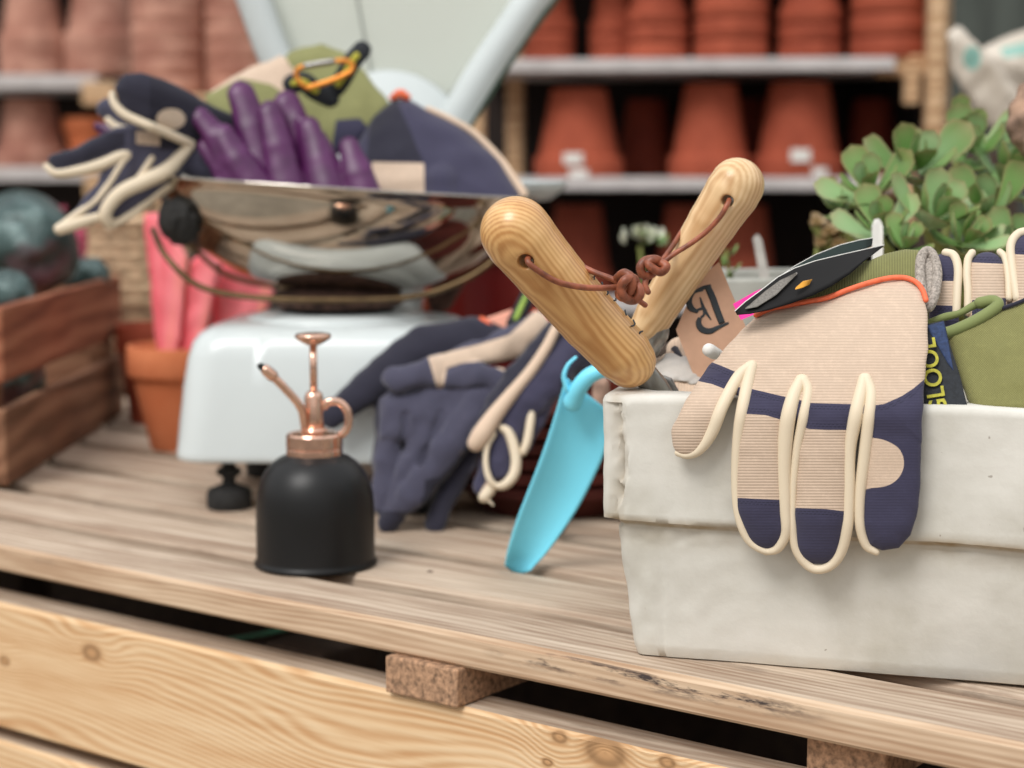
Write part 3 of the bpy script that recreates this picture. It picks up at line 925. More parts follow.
# magenta card behind it
V, Fc = plate([P(733, 304, 1.12), P(756, 291, 1.12), P(775, 284, 1.12), P(776, 300, 1.11), P(760, 312, 1.105), P(741, 320, 1.105)], (0, .0006, 0))
tag(mk('label_card', V, Fc, M['magenta'], smooth=False), 'bright magenta card edge showing behind the black packaging card', 'card')

# ---- kraft tag with a black letter
kt = empty('kraft_swing_tag', P(712, 390, 1.16), 'brown kraft card tag printed with a dark letter B, behind the wooden handles', 'tag')
Yk = 1.150
def K(px, py, d=0.0): return P(px, py, Yk + (390 - py) * 0.00012 - d)
V, Fc = plate([K(697, 281), K(719, 262), K(745, 325), K(752, 352), K(700, 384), K(694, 376), K(676, 330)], (0, .0008, 0))
kcard = mk('card', V, Fc, M['kraft'], kt, smooth=False)
# px = 660 + z/5.12 ; py = 250 + z/5.12
def kz(l, rr):
    return [K(660 + a / 5.12, 250 + b / 5.12, .0008) for a, b in l], [r / 5.12 * Yk / F for r in rr]
strokes = [([(245, 190), (268, 240), (293, 310), (318, 375)], [17, 19, 19, 18]),
           ([(190, 205), (225, 192), (262, 182)], [5, 10, 8]),
           ([(222, 205), (175, 215), (150, 255), (158, 295), (195, 318)], [5, 9, 15, 17, 8]),
           ([(185, 310), (215, 300), (240, 310)], [6, 7, 5]),
           ([(205, 345), (198, 375), (215, 405), (255, 415), (300, 395), (352, 372)], [10, 15, 17, 15, 10, 5]),
           ([(210, 345), (225, 330), (222, 300)], [7, 6, 4]),
           ([(205, 240), (225, 300), (262, 358)], [3, 9, 3])]
VV = []
for l, rr in strokes:
    pts, rad = kz(l, rr)
    cp = catmull([tuple(p) + (r,) for p, r in zip(pts, rad)], 5)
    VV.append(sweep([Vector(p[:3]) for p in cp], [p[3] for p in cp], 8, flat=1.0, round_ends=False))
V, Fc = join(*VV)
# press the strokes flat on to the card
nrm = ((K(745, 325) - K(697, 281)).cross(K(700, 384) - K(697, 281))).normalized()
o0 = K(697, 281)
V = [v - nrm * ((v - o0).dot(nrm)) * 0.97 for v in V]
V = [v + (nrm if nrm.y < 0 else -nrm) * .0004 for v in V]
mk('printed_letter', V, Fc, M['ink'], kcard)

# ================================================================ wooden handled tools
def axattr(ax0, ax1):
    a = np.array(ax0, float); d = np.array(ax1, float) - a; d /= np.linalg.norm(d)
    p = np.cross(d, (0, 0, 1.0)); p /= np.linalg.norm(p); q = np.cross(d, p)
    def g(x, y, z):
        r = np.stack([x, y, z], -1) - a
        return np.stack([r @ d, r @ p, r @ q], -1) * .0006
    return g
mh1 = mapper(1.092, 1.0)
h1 = empty('wooden_handled_hand_tool', P(632, 385, 1.10), 'varnished wooden tool handle with leather loop, leaning left and resting on the trough corner', 'garden tool')
hf = chain((516, 232, 52, 36), (521, 239, 50, 36), (545, 268, 38, 33.5), (590, 320, 14, 31), (622, 353, 0, 29.5), (629, 361, -3, 27))
hole = chain((514, 268, 110, 8), (537, 255, 45, 7), (580, 236, -60, 7.5))
hm = cut(3, hf, hole)
blob('handle', hm, (474, 190, 672, 400, -36, 96), 1.15, mh1, M['ltwood'], h1, {'grain': axattr((516, 232, 52), (629, 361, -3))})
V, Fc = sweep([P(640, 370, 1.098), P(655, 385, 1.106), P(668, 402, 1.115)], [.0085, .0075, .006], 20)
mk('ferrule', V, Fc, M['steel'], h1)
o = blob('blade', pill([(655, 372), (672, 378), (690, 410), (700, 470), (680, 520), (660, 470), (650, 410)], 2.5, 0, zx=.2), (640, 360, 715, 530, -14, 14), 1.5, mapper(1.135, 1), M['steel'], h1)
# burnt marks along the edge of the handle
bm_ = []
rs = random.Random(4)
for i in range(14):
    t = i / 13
    px, py = 570 + 58 * t, 256 + 70 * t
    zz = 26 - 26 * t
    d = 1.5
    a = Vector([float(q) for q in mh1(px - d * rs.uniform(.6, 1.6), py - d, 46 - 34 * t)])
    # project marks on to the surface by stepping back from the viewer
for i in (1, 3, 4, 6, 9, 11, 13):
    t = i / 14
    ax = np.array((521 + (622 - 521) * (0.45 + .55 * t), 239 + (353 - 239) * (0.45 + .55 * t), 50 - 50 * (0.45 + .55 * t)))
    dr = np.array((622 - 521, 353 - 239, -50.0)); dr /= np.linalg.norm(dr)
    s = np.cross(dr, (0, 0, 1.0)); s /= np.linalg.norm(s)
    if s[0] < 0: s = -s
    f = np.cross(s, dr); f /= np.linalg.norm(f)
    if f[2] < 0: f = -f
    r = 32.6 - 2.6 * t
    pts = []
    for a in np.linspace(8, 24 + 6 * (i % 3), 4):
        a = math.radians(a)
        w_ = ax + (s * math.cos(a) + f * math.sin(a)) * (r + .1) + dr * (2.0 * math.sin(a * 9 + i))
        pts.append(Vector([float(q) for q in mh1(*w_)]))
    bm_.append(sweep(pts, [.0005] * 4, 6))
V, Fc = join(*bm_)
mk('stamped_lettering', V, Fc, M['ink'], h1)
def cord(pts, par, Y, r=2.6, name='leather_loop'):
    return tube(name, mapper(Y, 1), [(a, b, c, r) for a, b, c in pts], M['leather'], par, Y=Y, n=10, sub=7)
cord([(530, 254, 68), (528, 262, 84), (540, 272, 82), (558, 282, 74), (580, 287, 66), (600, 288, 58), (618, 287, 50)], h1, 1.092, 3)
cord([(558, 248, 20), (568, 256, 26), (580, 265, 34), (596, 273, 42), (612, 279, 46), (620, 284, 48)], h1, 1.092, 3)
mk1 = [(616, 276, 48), (624, 270, 58), (632, 276, 64), (632, 290, 62), (624, 300, 56), (618, 296, 46), (622, 286, 42), (632, 282, 50), (641, 288, 58), (642, 298, 60), (634, 304, 58), (624, 300, 66), (620, 288, 68), (626, 278, 70), (634, 276, 60), (638, 284, 50), (634, 296, 44)]
cord([(626 + (a-626)*.85, 286 + (b-286)*.8, c) for a, b, c in mk1], h1, 1.092, 4.6, 'cord_knot')
cord([(632, 296, 52), (638, 300, 56), (645, 305, 54)], h1, 1.092, 2.8, 'cord_end')
h2 = empty('wooden_handled_hand_fork', P(652, 345, 1.15), 'upright pale wooden tool handle leaning right, behind the handle on the trough corner', 'garden tool')
mh2 = mapper(1.155, 1.0)
hf2 = chain((737, 185, 12, 27.5), (732, 193, 12, 27.5), (713, 222, 8, 25), (684, 268, 0, 22), (655, 314, -8, 19.5), (648, 326, -10, 18))
hole2 = chain((720, 208, 70, 6.5), (733, 196, 12, 5.5), (750, 178, -60, 6))
blob('handle', cut(3, hf2, hole2), (628, 150, 770, 356, -36, 46), 1.15, mh2, M['ltwood2'], h2, {'grain': axattr((735, 186, 12), (648, 326, -10))})
V, Fc = sweep([P(654, 332, 1.162), P(644, 350, 1.168), P(636, 370, 1.175)], [.010, .0095, .006], 20)
mk('ferrule', V, Fc, M['steel'], h2)
for k in range(3):
    V, Fc = sweep([P(640 + 8 * k, 366, 1.175), P(634 + 12 * k, 400, 1.18), P(632 + 13 * k, 470, 1.185)], [.0026, .0026, .0015], 8)
    mk('tine', V, Fc, M['steel'], h2)
cord([(729, 200, 36), (727, 205, 42), (720, 217, 42), (706, 232, 38), (690, 244, 36), (674, 254, 36), (664, 262, 36)], h2, 1.155, 2.6)
cord([(716, 192, -30), (698, 208, -24), (684, 228, 4), (674, 244, 22), (664, 258, 34), (658, 264, 36)], h2, 1.155, 2.6)
mk2 = [(664, 262, 32), (656, 258, 38), (644, 260, 42), (639, 268, 44), (643, 277, 42), (652, 275, 38), (658, 268, 32), (660, 262, 40), (668, 266, 46), (662, 273, 46), (652, 268, 48), (648, 262, 46), (656, 258, 44), (664, 266, 34)]
cord([(651 + (a-651)*.9, 267 + (b-267)*.85, c) for a, b, c in mk2], h2, 1.155, 4.4, 'cord_knot')
cord([(648, 274, 40), (645, 284, 42), (648, 292, 44)], h2, 1.155, 3.0, 'cord_end')

# ================================================================ things inside the trough
g = empty('work_glove', P(680, 380, 1.17), 'cream and navy glove crumpled inside the trough, below the kraft tag', 'glove')
gm = mapper(lambda x, y: 1.155 + (390 - y) * .0007, .8)
blob('glove_body', wrinkle(un(6, chain((640, 385, 0, 18), (672, 372, 4, 20), (700, 388, 0, 20)), chain((680, 352, -14, 14), (700, 366, -6, 16), (715, 392, -4, 18)), chain((640, 410, 0, 20), (720, 420, 0, 20))), 1.6, 26, 5), (612, 325, 750, 450, -44, 34), 1.8, gm, M['beige'], g)
pip(gm, [(675, 350, 6, 4.5), (680, 360, 14, 4.5), (690, 372, 15, 2), (698, 384, 15, 1.5)], g, 1.15, 3, M['navy_dark'], name='navy_band')
blob('finger', wrinkle(chain((652, 378, 12, 12), (672, 368, 18, 14), (694, 372, 16, 12)), 1.2, 14, 9), (630, 345, 715, 400, -6, 40), 1.5, gm, simple('shiny_grey_cloth', srgb(196, 190, 182), .4, var=.1, scale=60, bump=.2), g)

# olive glove lying over the right of the trough
g = empty('olive_glove', P(1000, 400, 1.06), 'olive green mesh glove with a bound cuff, at the right of the trough', 'glove')
Yo = lambda x, y: Yt(x) + 0.018 + np.clip(405 - np.asarray(y, float), 0, 130) * 0.00045
mo = mapper(Yo, .7)
op = [(946, 333), (960, 324), (985, 312), (1003, 306), (1024, 298), (1075, 285), (1130, 300), (1130, 424), (985, 424), (966, 400)]
blob('glove_body', wrinkle(pill(op, 14, 0, dome=10), 1.0, 50, 6), (935, 275, 1140, 448, -26, 28), 1.8, mo, M['olive_mesh'], g)
pip(mo, [(944, 334, 10), (958, 329, 14), (975, 321, 16), (990, 312, 16), (998, 305, 15), (993, 301, 12), (980, 303, 10)], g, 1.09, 6, M['olive_bind'], name='cuff_binding')
pip(mo, [(928, 322, 0, 2.5), (945, 317, 2, 4), (960, 313, 4, 3.4), (975, 305, 6, 4), (990, 301, 10, 4)], g, 1.09, 4, M['olive_bind'], name='cuff_binding')
pip(mo, [(1003, 308, 15), (1015, 304, 15), (1030, 298, 15), (1060, 289, 12)], g, 1.09, 2, M['navy_dark'], name='dark_seam')
# woven brand tag
tg = empty('woven_label', P(948, 400, 1.06), 'dark blue woven strip with yellow capitals, left of the olive mesh glove', 'label')
Ytg = lambda x, y: Yt(x) + .010 + np.clip(405 - np.asarray(y, float), 0, 100) * 0.0003
mt_ = mapper(Ytg, .5)
strip = blob('strip', pill([(920, 338), (927, 324), (944, 320), (950, 345), (960, 375), (972, 425), (925, 425)], 3, 0, zx=-.1), (912, 314, 982, 432, -12, 12), 1.1, mt_, M['webblack'], tg)
blob('ribbed_end', pill([(926, 326), (944, 321), (949, 345), (954, 372), (948, 364), (934, 340)], 3, 3, zx=-.1), (918, 316, 962, 380, -6, 12), 1.1, mt_, M['webbing'], tg)
def text_mesh(name, body, mat, parent, origin, ex, ey, size, ext=.0003):
    "flat lettering: ex = reading direction, ey = up of the letters"
    cu = bpy.data.curves.new('txt', 'FONT'); cu.body = body; cu.size = size; cu.extrude = ext; cu.offset = size * .015
    to = bpy.data.objects.new('txt', cu); COL.objects.link(to)
    dg = bpy.context.evaluated_depsgraph_get(); me = bpy.data.meshes.new_from_object(to.evaluated_get(dg))
    bpy.data.objects.remove(to)
    ex = Vector(ex).normalized(); ey = Vector(ey); ey = (ey - ex * ey.dot(ex)).normalized(); ez = ex.cross(ey)
    V = [Vector(origin) + ex * v.co.x + ey * v.co.y + ez * v.co.z for v in me.vertices]
    Fc = [tuple(p.vertices) for p in me.polygons]
    return mk(name, V, Fc, mat, parent, smooth=False)
def Q(px, py, z): return Vector([float(q) for q in mt_(px, py, z)])
a = Q(947.5, 414, 11); b = Q(936.5, 352, 11)
text_mesh('lettering', 'GLOOE', M['yellow'], strip, a + Vector((0, -.001, 0)), b - a, Q(926, 410, 10) - a, .0142)

# beige glove standing behind, fingers up
g = empty('upright_glove', P(985, 300, 1.15), 'beige and navy glove with cream seams, fingers pointing up behind the olive glove', 'glove')
Yb = lambda x, y: Yt(x) + .075 + np.clip(320 - np.asarray(y, float), 0, 130) * 0.0003
mb = mapper(Yb, .7)
fs = [chain((944, 320, 0, 15), (944, 268, 0, 14.5)), chain((988, 320, 0, 20), (987, 271, 0, 19)), chain((1032, 320, 0, 20), (1031, 252, 0, 20)), chain((1075, 320, 0, 18), (1074, 262, 0, 18)), chain((940, 345, 0, 22), (1060, 345, 0, 22))]
blob('glove_body', un(3, *fs), (915, 222, 1105, 380, -26, 28), 1.7, mb, M['glove_main'], g,
     {'navy': shp([(900, 235), (960, 235), (960, 281), (900, 281)], [(962, 235), (1006, 235), (1006, 264), (962, 262)], [(1010, 220), (1100, 220), (1100, 258), (1010, 254)], [(900, 304), (962, 306), (960, 380), (900, 380)], [(972, 300), (1006, 298), (1006, 380), (972, 380)]), 'patch': shp((0, 0, 1, 1))})
pip(mb, [(946, 253, 4), (954, 256, 6), (958, 270, 8), (957, 290, 8), (956, 312, 8)], g, 1.12, 4.5)
pip(mb, [(972, 253, 6), (968, 260, 8), (967, 275, 9), (968, 290, 9), (968, 312, 8)], g, 1.12, 4)
pip(mb, [(1000, 252, 4), (1005, 258, 6), (1008, 275, 8), (1009, 298, 8)], g, 1.12, 3.5)
pip(mb, [(1030, 231, 2), (1018, 234, 6), (1011, 245, 8), (1012, 265, 9), (1017, 298, 9)], g, 1.12, 4.5)

# ================================================================ blue trowel leaning on the trough
bt = empty('blue_hand_trowel', G(516, 572), 'bright cyan blue trowel standing on its tip, left of the trough', 'trowel')
Lp = catmull([(566, 378), (559, 402), (549, 435), (538, 466), (527, 494), (516, 523), (508, 550), (505, 566)], 5)
Rp = catmull([(612, 414), (610, 434), (602, 460), (592, 482), (580, 505), (564, 530), (546, 554), (530, 571)], 5)
n = len(Lp); m = 15
V = []
for j in range(n):
    t = j / (n - 1)
    Y = 1.295 + (1.335 - 1.295) * t
    for i in range(m):
        s = i / (m - 1)
        p = Lp[j] * (1 - s) + Rp[j] * s
        dep = .008 * (4 * s * (1 - s)) * (1 - .35 * t)
        V.append(P(p[0], p[1] + (6 * math.sin(s * math.pi) * (t > .97)), Y + dep))
N = len(V)
for j in range(n):
    for i in range(m):
        V.append(V[j * m + i] + Vector((-.0002, .0016, .0006)))
Fc = []
for j in range(n - 1):
    for i in range(m - 1):
        a = j * m + i
        Fc.append((a, a + 1, a + m + 1, a + m)); Fc.append((N + a, N + a + m, N + a + m + 1, N + a + 1))
bnd = list(range(m)) + [j * m + m - 1 for j in range(1, n)] + [(n - 1) * m + i for i in range(m - 2, -1, -1)] + [j * m for j in range(n - 2, 0, -1)]
for a, b in zip(bnd, bnd[1:] + bnd[:1]): Fc.append((a, N + a, N + b, b))
mk('blade', V, Fc, M['blue'], bt)
W_, c_ = pt(mapper(1.288, 1), [(567, 388, 0, 6), (564, 376, 2, 4.5), (568, 365, 3, 3.6), (575, 358, 3, 3)], 5)
V, Fc = sweep(W_, [c[3] * 1.185 / F for c in c_], 14, flat=.6); mk('blade_shoulder', V, Fc, M['blue'], bt)
W_, c_ = pt(mapper(1.288, 1), [(573, 402, -6, 11), (579, 388, 4, 9.5), (588, 377, 9, 9), (600, 371, 10, 8.5), (614, 369, 6, 8)], 5)
V, Fc = sweep(W_, [c[3] * 1.185 / F for c in c_], 18); mk('neck', V, Fc, M['blue'], bt)
W_, c_ = pt(mapper(1.288, 1), [(612, 369, 6, 10), (625, 366, -10, 12), (645, 360, -40, 14), (664, 354, -70, 14)], 5)
V, Fc = sweep(W_, [c[3] * 1.185 / F for c in c_], 18); mk('handle', V, Fc, M['darkwood'], bt)

# bark-brown stick between trough and trowel
V, Fc = sweep([P(601, 384, 1.38), P(602, 410, 1.385), P(590, 450, 1.39), G(560, 535) + Vector((0, .0, .007))], [.0065, .0075, .006, .006], 12)
tag(mk('wooden_stake', V, Fc, simple('rosy_wood', srgb(176, 142, 124), .8, var=.2, scale=80)), 'short pinkish brown wooden stake between the blue trowel and the trough', 'stake')

# ================================================================ black mister bottle
bc = G(316, 564)
k = bc.y / F * 1.0
def px_(r): return r * k
mi = empty('plant_mister', bc, 'squat matt black plant mister with a copper pump, standing on the front plank', 'plant mister')
prof = [(0, .0006), (60, .0006), (62.5, 1.5), (62.5, 4), (60.5, 6), (60, 9), (60, 50), (59.8, 60), (58.5, 74), (55.5, 86), (50.5, 96), (43, 105), (35, 110.5), (29, 113), (27.5, 114.5), (0, 114.5)]
V, Fc = lathe([(px_(r), px_(z)) for r, z in prof], bc, 96)
mk('bottle', V, Fc, M['black'], mi)
prof = [(0, 112), (28.5, 112), (28.5, 119), (27.5, 120), (28.5, 121), (28.5, 133), (27, 135), (20, 137), (12, 138), (11, 140), (0, 140)]
V, Fc = lathe([(px_(r), px_(z)) for r, z in prof], bc, 64)
sharp(mk('collar', V, Fc, M['copper'], mi))
V, Fc = lathe([(px_(r), px_(z)) for r, z in [(0, 138), (10.5, 138), (9.5, 150), (9.5, 172), (8, 176), (5, 178), (0, 178)]], bc, 40); mk('pump_tower', V, Fc, M['copper'], mi)
V, Fc = lathe([(px_(r), px_(z)) for r, z in [(0, 176), (3.8, 176), (3.8, 226), (0, 226)]], bc, 24); mk('plunger_rod', V, Fc, M['copper'], mi)
V, Fc = lathe([(px_(r), px_(z)) for r, z in [(0, 224), (6, 224), (12, 227), (17, 230.5), (18.5, 233), (17, 235.5), (10, 236.5), (0, 236.8)]], bc, 48); mk('plunger_button', V, Fc, M['copper'], mi)
def B(dx, z, dy=0): return bc + Vector((px_(dx), px_(dy), px_(z)))
W_ = [Vector(p) for p in catmull([tuple(B(-8, 136, -6)), tuple(B(-9.5, 150, -9)), tuple(B(-11, 160, -12)), tuple(B(-17, 171, -16)), tuple(B(-30, 187, -22)), tuple(B(-40, 198, -26))], 6)]
V, Fc = sweep(W_, [px_(4.2)] * len(W_), 14); mk('spray_tube', V, Fc, M['copper'], mi)
V, Fc = sweep([B(-38, 196, -25), B(-44, 202, -28)], [px_(6), px_(5.5)], 14); noz = mk('nozzle', V, Fc, M['copper'], mi)
V, Fc = sweep([B(-44, 202, -28), B(-49, 206, -30)], [px_(4.2), px_(3.4)], 14); mk('nozzle_tip', V, Fc, M['rubber'], noz)
W_ = [B(9 + 1, 162)] + [Vector(p) for p in catmull([tuple(B(15, 167)), tuple(B(26, 166)), tuple(B(34, 156)), tuple(B(34, 142)), tuple(B(26, 132)), tuple(B(15, 131)), tuple(B(9, 137))], 5)]
V, Fc = sweep(W_, [px_(3.2)] * len(W_), 12, flat=1.3); mk('finger_ring', V, Fc, M['copper'], mi)
# ================================================================ kitchen scale
SX, SY = -0.162, 1.668
scl = empty('kitchen_scale', (SX, SY, TZ), 'old white enamelled shop scale with a fan-shaped dial head and a shiny oval pan', 'scale')
R3 = Matrix.Rotation(math.radians(-3), 3, 'Z')
def SB(x, y, z): return R3 @ Vector((x, y, 0)) + Vector((SX, SY, TZ + z))
V = []; rings = []
base = None
zs = [(0.048, .004), (0.0455, .001), (0.047, 0.0), (.052, .0005), (.08, .003), (.11, .006), (.135, .010), (.148, .0135), (.156, .019), (.161, .027), (.1635, .038), (.1645, .05)]
for z, ins in zs:
    hw, hd = .132, .118
    rr = rrect(-hw + ins, -hd + ins, hw - ins, hd - ins, .030)
    if base is None: base = len(rr)
    rr = [rr[int(i * len(rr) / base)] for i in range(base)]
    rings.append([SB(x, y, z) for x, y in rr])
n = base
for r in rings: V += r
Fc = [(j * n + i, j * n + (i + 1) % n, (j + 1) * n + (i + 1) % n, (j + 1) * n + i) for j in range(len(rings) - 1) for i in range(n)]
Fc.append(tuple(range(n - 1, -1, -1))); Fc.append(tuple((len(rings) - 1) * n + i for i in range(n)))
mk('housing', V, Fc, M['enamel'], scl)
for (x, y) in [(-.086, -.088), (.086, -.088), (-.086, .088), (.086, .088)]:
    p = SB(x, y, 0)
    V, Fc = lathe([(0, 0), (.0185, 0), (.020, .002), (.020, .014), (.018, .018), (.010, .021), (.006, .023), (.006, .028), (.011, .031), (.011, .035), (.006, .038), (.006, .05), (0, .05)], p, 36)
    sharp(mk('adjusting_foot', V, Fc, M['rubber'], scl), 40)
nk = SB(.0, 0, 0)
V, Fc = lathe([(0, .160), (.085, .160), (.083, .166), (.07, .170), (.0, .170)], nk, 48); mk('raised_boss', V, Fc, M['enamel'], scl)
V, Fc = lathe([(0, .168), (.050, .168), (.052, .171), (.050, .176), (.0, .176)], nk, 48); mk('rubber_ring', V, Fc, M['black'], scl)
V, Fc = lathe([(0, .175), (.058, .175), (.062, .179), (.060, .186), (.052, .189), (.040, .193), (0, .193)], nk, 48); mk('pan_support', V, Fc, M['rust'], scl)
# pan
PX, PY, PZ = -0.158, 1.685, 0.2835
tilt = Matrix.Rotation(math.radians(3.6), 3, 'Y')
def pan(r, z, a):
    v = Vector((.178 * r * math.cos(a), .140 * r * math.sin(a), z))
    return Vector((PX, PY, TZ + PZ)) + tilt @ v
prof = [(0, -.093), (.25, -.093), (.38, -.0915), (.5, -.086), (.62, -.076), (.74, -.062), (.84, -.046), (.92, -.028), (.965, -.012), (.99, -.002), (1.02, .0005), (1.022, .0025), (.99, .0025), (.955, -.011), (.91, -.027), (.83, -.044), (.73, -.060), (.61, -.074), (.49, -.084), (.37, -.0895), (.25, -.091), (0, -.091)]
n = 96; V = [pan(r, z, 2 * math.pi * i / n) for r, z in prof for i in range(n)]
Fc = [(j * n + i, j * n + (i + 1) % n, (j + 1) * n + (i + 1) % n, (j + 1) * n + i) for j in range(len(prof) - 1) for i in range(n)]
mk('weighing_pan', V, Fc, M['chrome'], scl)
# wire cradle under the pan
for yy in (-.075, .075):
    W_ = [Vector(p) for p in catmull([(PX - .168, PY + yy * .6 , TZ + .246), (PX - .150, PY + yy, TZ + .222), (PX - .12, PY + yy * 1.1, TZ + .197), (PX - .07, PY + yy * 1.1, TZ + .187), (PX, PY + yy * 1.1, TZ + .185), (PX + .07, PY + yy * 1.1, TZ + .188), (PX + .12, PY + yy * 1.1, TZ + .205), (PX + .16, PY + yy, TZ + .235)], 5)]
    V, Fc = sweep(W_, [.0028] * len(W_), 10); mk('cradle_wire', V, Fc, M['brass'], scl)
kp = P(179, 221, 1.615)
blobf = wrinkle(chain((179, 218, 0, 21.5), (182, 224, -14, 21)), 1.6, 14, 3)
blob('bump_stop', blobf, (148, 188, 214, 256, -46, 32), 1.6, mapper(1.615, 1), M['rubber'], scl)
V, Fc = sweep([P(184, 226, 1.63), P(205, 240, 1.65), P(232, 262, 1.66)], [.012, .009, .006], 14); mk('bracket', V, Fc, M['rust'], scl)
# fan shaped head
YH = 1.86
def H(px, py, d=0.0): return P(px, py, YH + d)
outl = [(372, 300), (336, 235), (312, 170), (290, 100), (262, 40), (232, -20), (190, -110), (160, -190), (250, -245), (360, -270), (480, -270), (600, -240), (700, -180), (640, -100), (556, -20), (520, 25), (485, 78), (445, 140), (420, 200), (400, 300)]
V, Fc = plate([H(*p, .022) for p in outl], (0, .016, 0))
mk('head_back', V, Fc, simple('dial_back', srgb(208, 212, 202), .6, var=.04, scale=8, bump=0), scl, smooth=False)
t = NT('dial_glass'); v = t.objco()
wv = t.math('MULTIPLY', t.math('SINE', t.math('MULTIPLY', t.n.new('ShaderNodeSeparateXYZ').outputs[0], 1.0)), 1.0)
sx_ = t.n.new('ShaderNodeSeparateXYZ'); t.link(v, sx_.inputs[0])
dots = t.math('MULTIPLY', t.math('SINE', t.math('MULTIPLY', sx_.outputs[0], 1150.0)), t.math('SINE', t.math('MULTIPLY', sx_.outputs[2], 1150.0)))
cdot = t.mix(t.math('GREATER_THAN', dots, .35), srgb(214, 218, 208), srgb(188, 194, 184))
M['dial'] = t.fin(cdot, .35, 0, t.bump(dots, .3, .0008))
inn = [(366, 215), (330, 150), (306, 90), (285, 40), (258, -20), (215, -110), (185, -185), (255, -228), (360, -250), (480, -250), (590, -225), (670, -180), (612, -100), (530, -20), (496, 25), (464, 70), (422, 135), (398, 200)]
V, Fc = plate([H(*p, .016) for p in inn], (0, .004, 0))
mk('dial_panel', V, Fc, M['dial'], scl, smooth=False)
W_ = [Vector(H(p[0], p[1])) for p in catmull(outl, 4, True)]
fr = catmull([(366, 262), (338, 200), (312, 142), (289, 88), (270, 45), (246, -20), (204, -110), (172, -188), (250, -238), (360, -262), (480, -262), (598, -233), (688, -180), (628, -98), (544, -14), (508, 35), (475, 85), (438, 150), (416, 200), (398, 262)], 4, True)
W_ = [H(p[0], p[1], 0) for p in fr]
V, Fc = sweep(W_, [17 * YH / F] * len(W_), 14, closed=True, flat=1.0)
mk('head_rim', V, Fc, M['enamel'], scl)
W_ = [H(p[0] + 12, p[1] + 8, -.002) for p in catmull([(628, -130), (547, -14), (511, 35), (478, 85), (438, 150)], 5)]
V, Fc = sweep(W_, [3.4 * YH / F] * len(W_), 8); mk('green_rim_line', V, Fc, simple('green_line', srgb(64, 88, 72), .5, bump=0), scl)
V, Fc = sweep([H(352, -60, .013), H(357, 0, .013), H(372, 75, .013)], [.0008] * 3, 6); mk('dial_pointer', V, Fc, simple('grey_line', srgb(150, 154, 148), .5, bump=0), scl)
V, Fc = lathe([(0, .0), (.080, .0), (.084, .003), (.080, .010), (0, .014)], H(388, 152, .004), 64, axis=(0, -1, .1)); mk('hub_cover', V, Fc, M['enamel'], scl)
V, Fc = lathe([(0, .02), (.045, .02), (.038, .08), (.034, .15), (.04, .20), (0, .20)], (SX + .035, 1.845, TZ), 40); mk('head_column', V, Fc, M['enamel'], scl)
V, Fc = lathe([(0, 0), (.02, 0), (.05, .003), (.062, .012), (.068, .020), (.067, .023), (.060, .021), (.048, .008), (0, .006)], P(500, 203, 1.80), 56); mk('goods_plate', V, Fc, M['enamel'], scl)
V, Fc = sweep([P(500, 204, 1.80), P(470, 250, 1.82), P(440, 300, 1.83)], [.012, .012, .014], 16); mk('plate_arm', V, Fc, M['rust'], scl)

# ================================================================ gloves on the pan
Ym = 1.60
mpurp = mapper(lambda x, y: 1.600 + (190 - y) * .0003 + abs(x - 290) * -.00006, .6)
def fing(*pts): return chain(*pts)
g = empty('purple_leather_glove', P(325, 195, 1.64), 'right-hand one of the two purple leather gloves, fingers pointing up out of the scale pan', 'glove', 'purple leather gloves on the scale')
blob('glove_body', wrinkle(un(2.5, fing((287, 103, -16, 13), (300, 135, -16, 15), (318, 190, -14, 17)), fing((270, 112, 10, 12), (278, 145, 10, 15.5), (289, 195, 6, 19)), fing((309, 127, 10, 11), (318, 158, 10, 15), (328, 195, 8, 19)), fing((349, 147, 8, 10.5), (357, 172, 8, 15), (364, 197, 4, 19)),
     fing((300, 120, -2, 5), (308, 160, 0, 7), (312, 195, 0, 8)), fing((322, 135, -2, 4), (334, 165, 0, 7), (345, 197, 0, 8)),
     pill([(272, 185), (384, 190), (384, 225), (272, 225)], 14, 0)), .45, 30, 11), (250, 82, 396, 232, -40, 34), 1.5, mpurp, M['purple'], g)
g = empty('purple_leather_glove', P(240, 190, 1.64), 'left-hand one of the two purple leather gloves, beside the navy glove with an oval patch', 'glove', 'purple leather gloves on the scale')
blob('glove_body', wrinkle(un(2.5, fing((241, 94, -12, 13.5), (252, 125, -12, 17), (268, 190, -10, 18)), fing((223, 135, 12, 11.5), (236, 157, 12, 15), (258, 190, 8, 17)), fing((200, 117, 6, 10), (215, 134, 6, 12.5), (238, 180, 2, 15)), fing((206, 146, -2, 9), (222, 166, 0, 12), (240, 186, 0, 13)),
     pill([(212, 172), (282, 176), (282, 215), (222, 215)], 13, -2)), .45, 30, 12), (186, 76, 296, 228, -40, 34), 1.5, mpurp, M['purple'], g)
g = empty('purple_finger_glove', P(110, 130, 1.66), 'small glossy purple glove fingertip poking out left behind the navy glove', 'glove')
blob('glove_body', wrinkle(un(2, fing((97, 127, 0, 4.5), (112, 131, 0, 7), (135, 142, 0, 8)), fing((102, 136, 2, 3.5), (120, 138, 0, 6))), .6, 12, 4), (86, 116, 148, 156, -14, 14), 1.2, mapper(1.66, 1), M['purple'], g)

M['navy_black'] = fabric('black_navy', srgb(42, 41, 54), [('beige', srgb(206, 186, 164))], sheen=0.1)
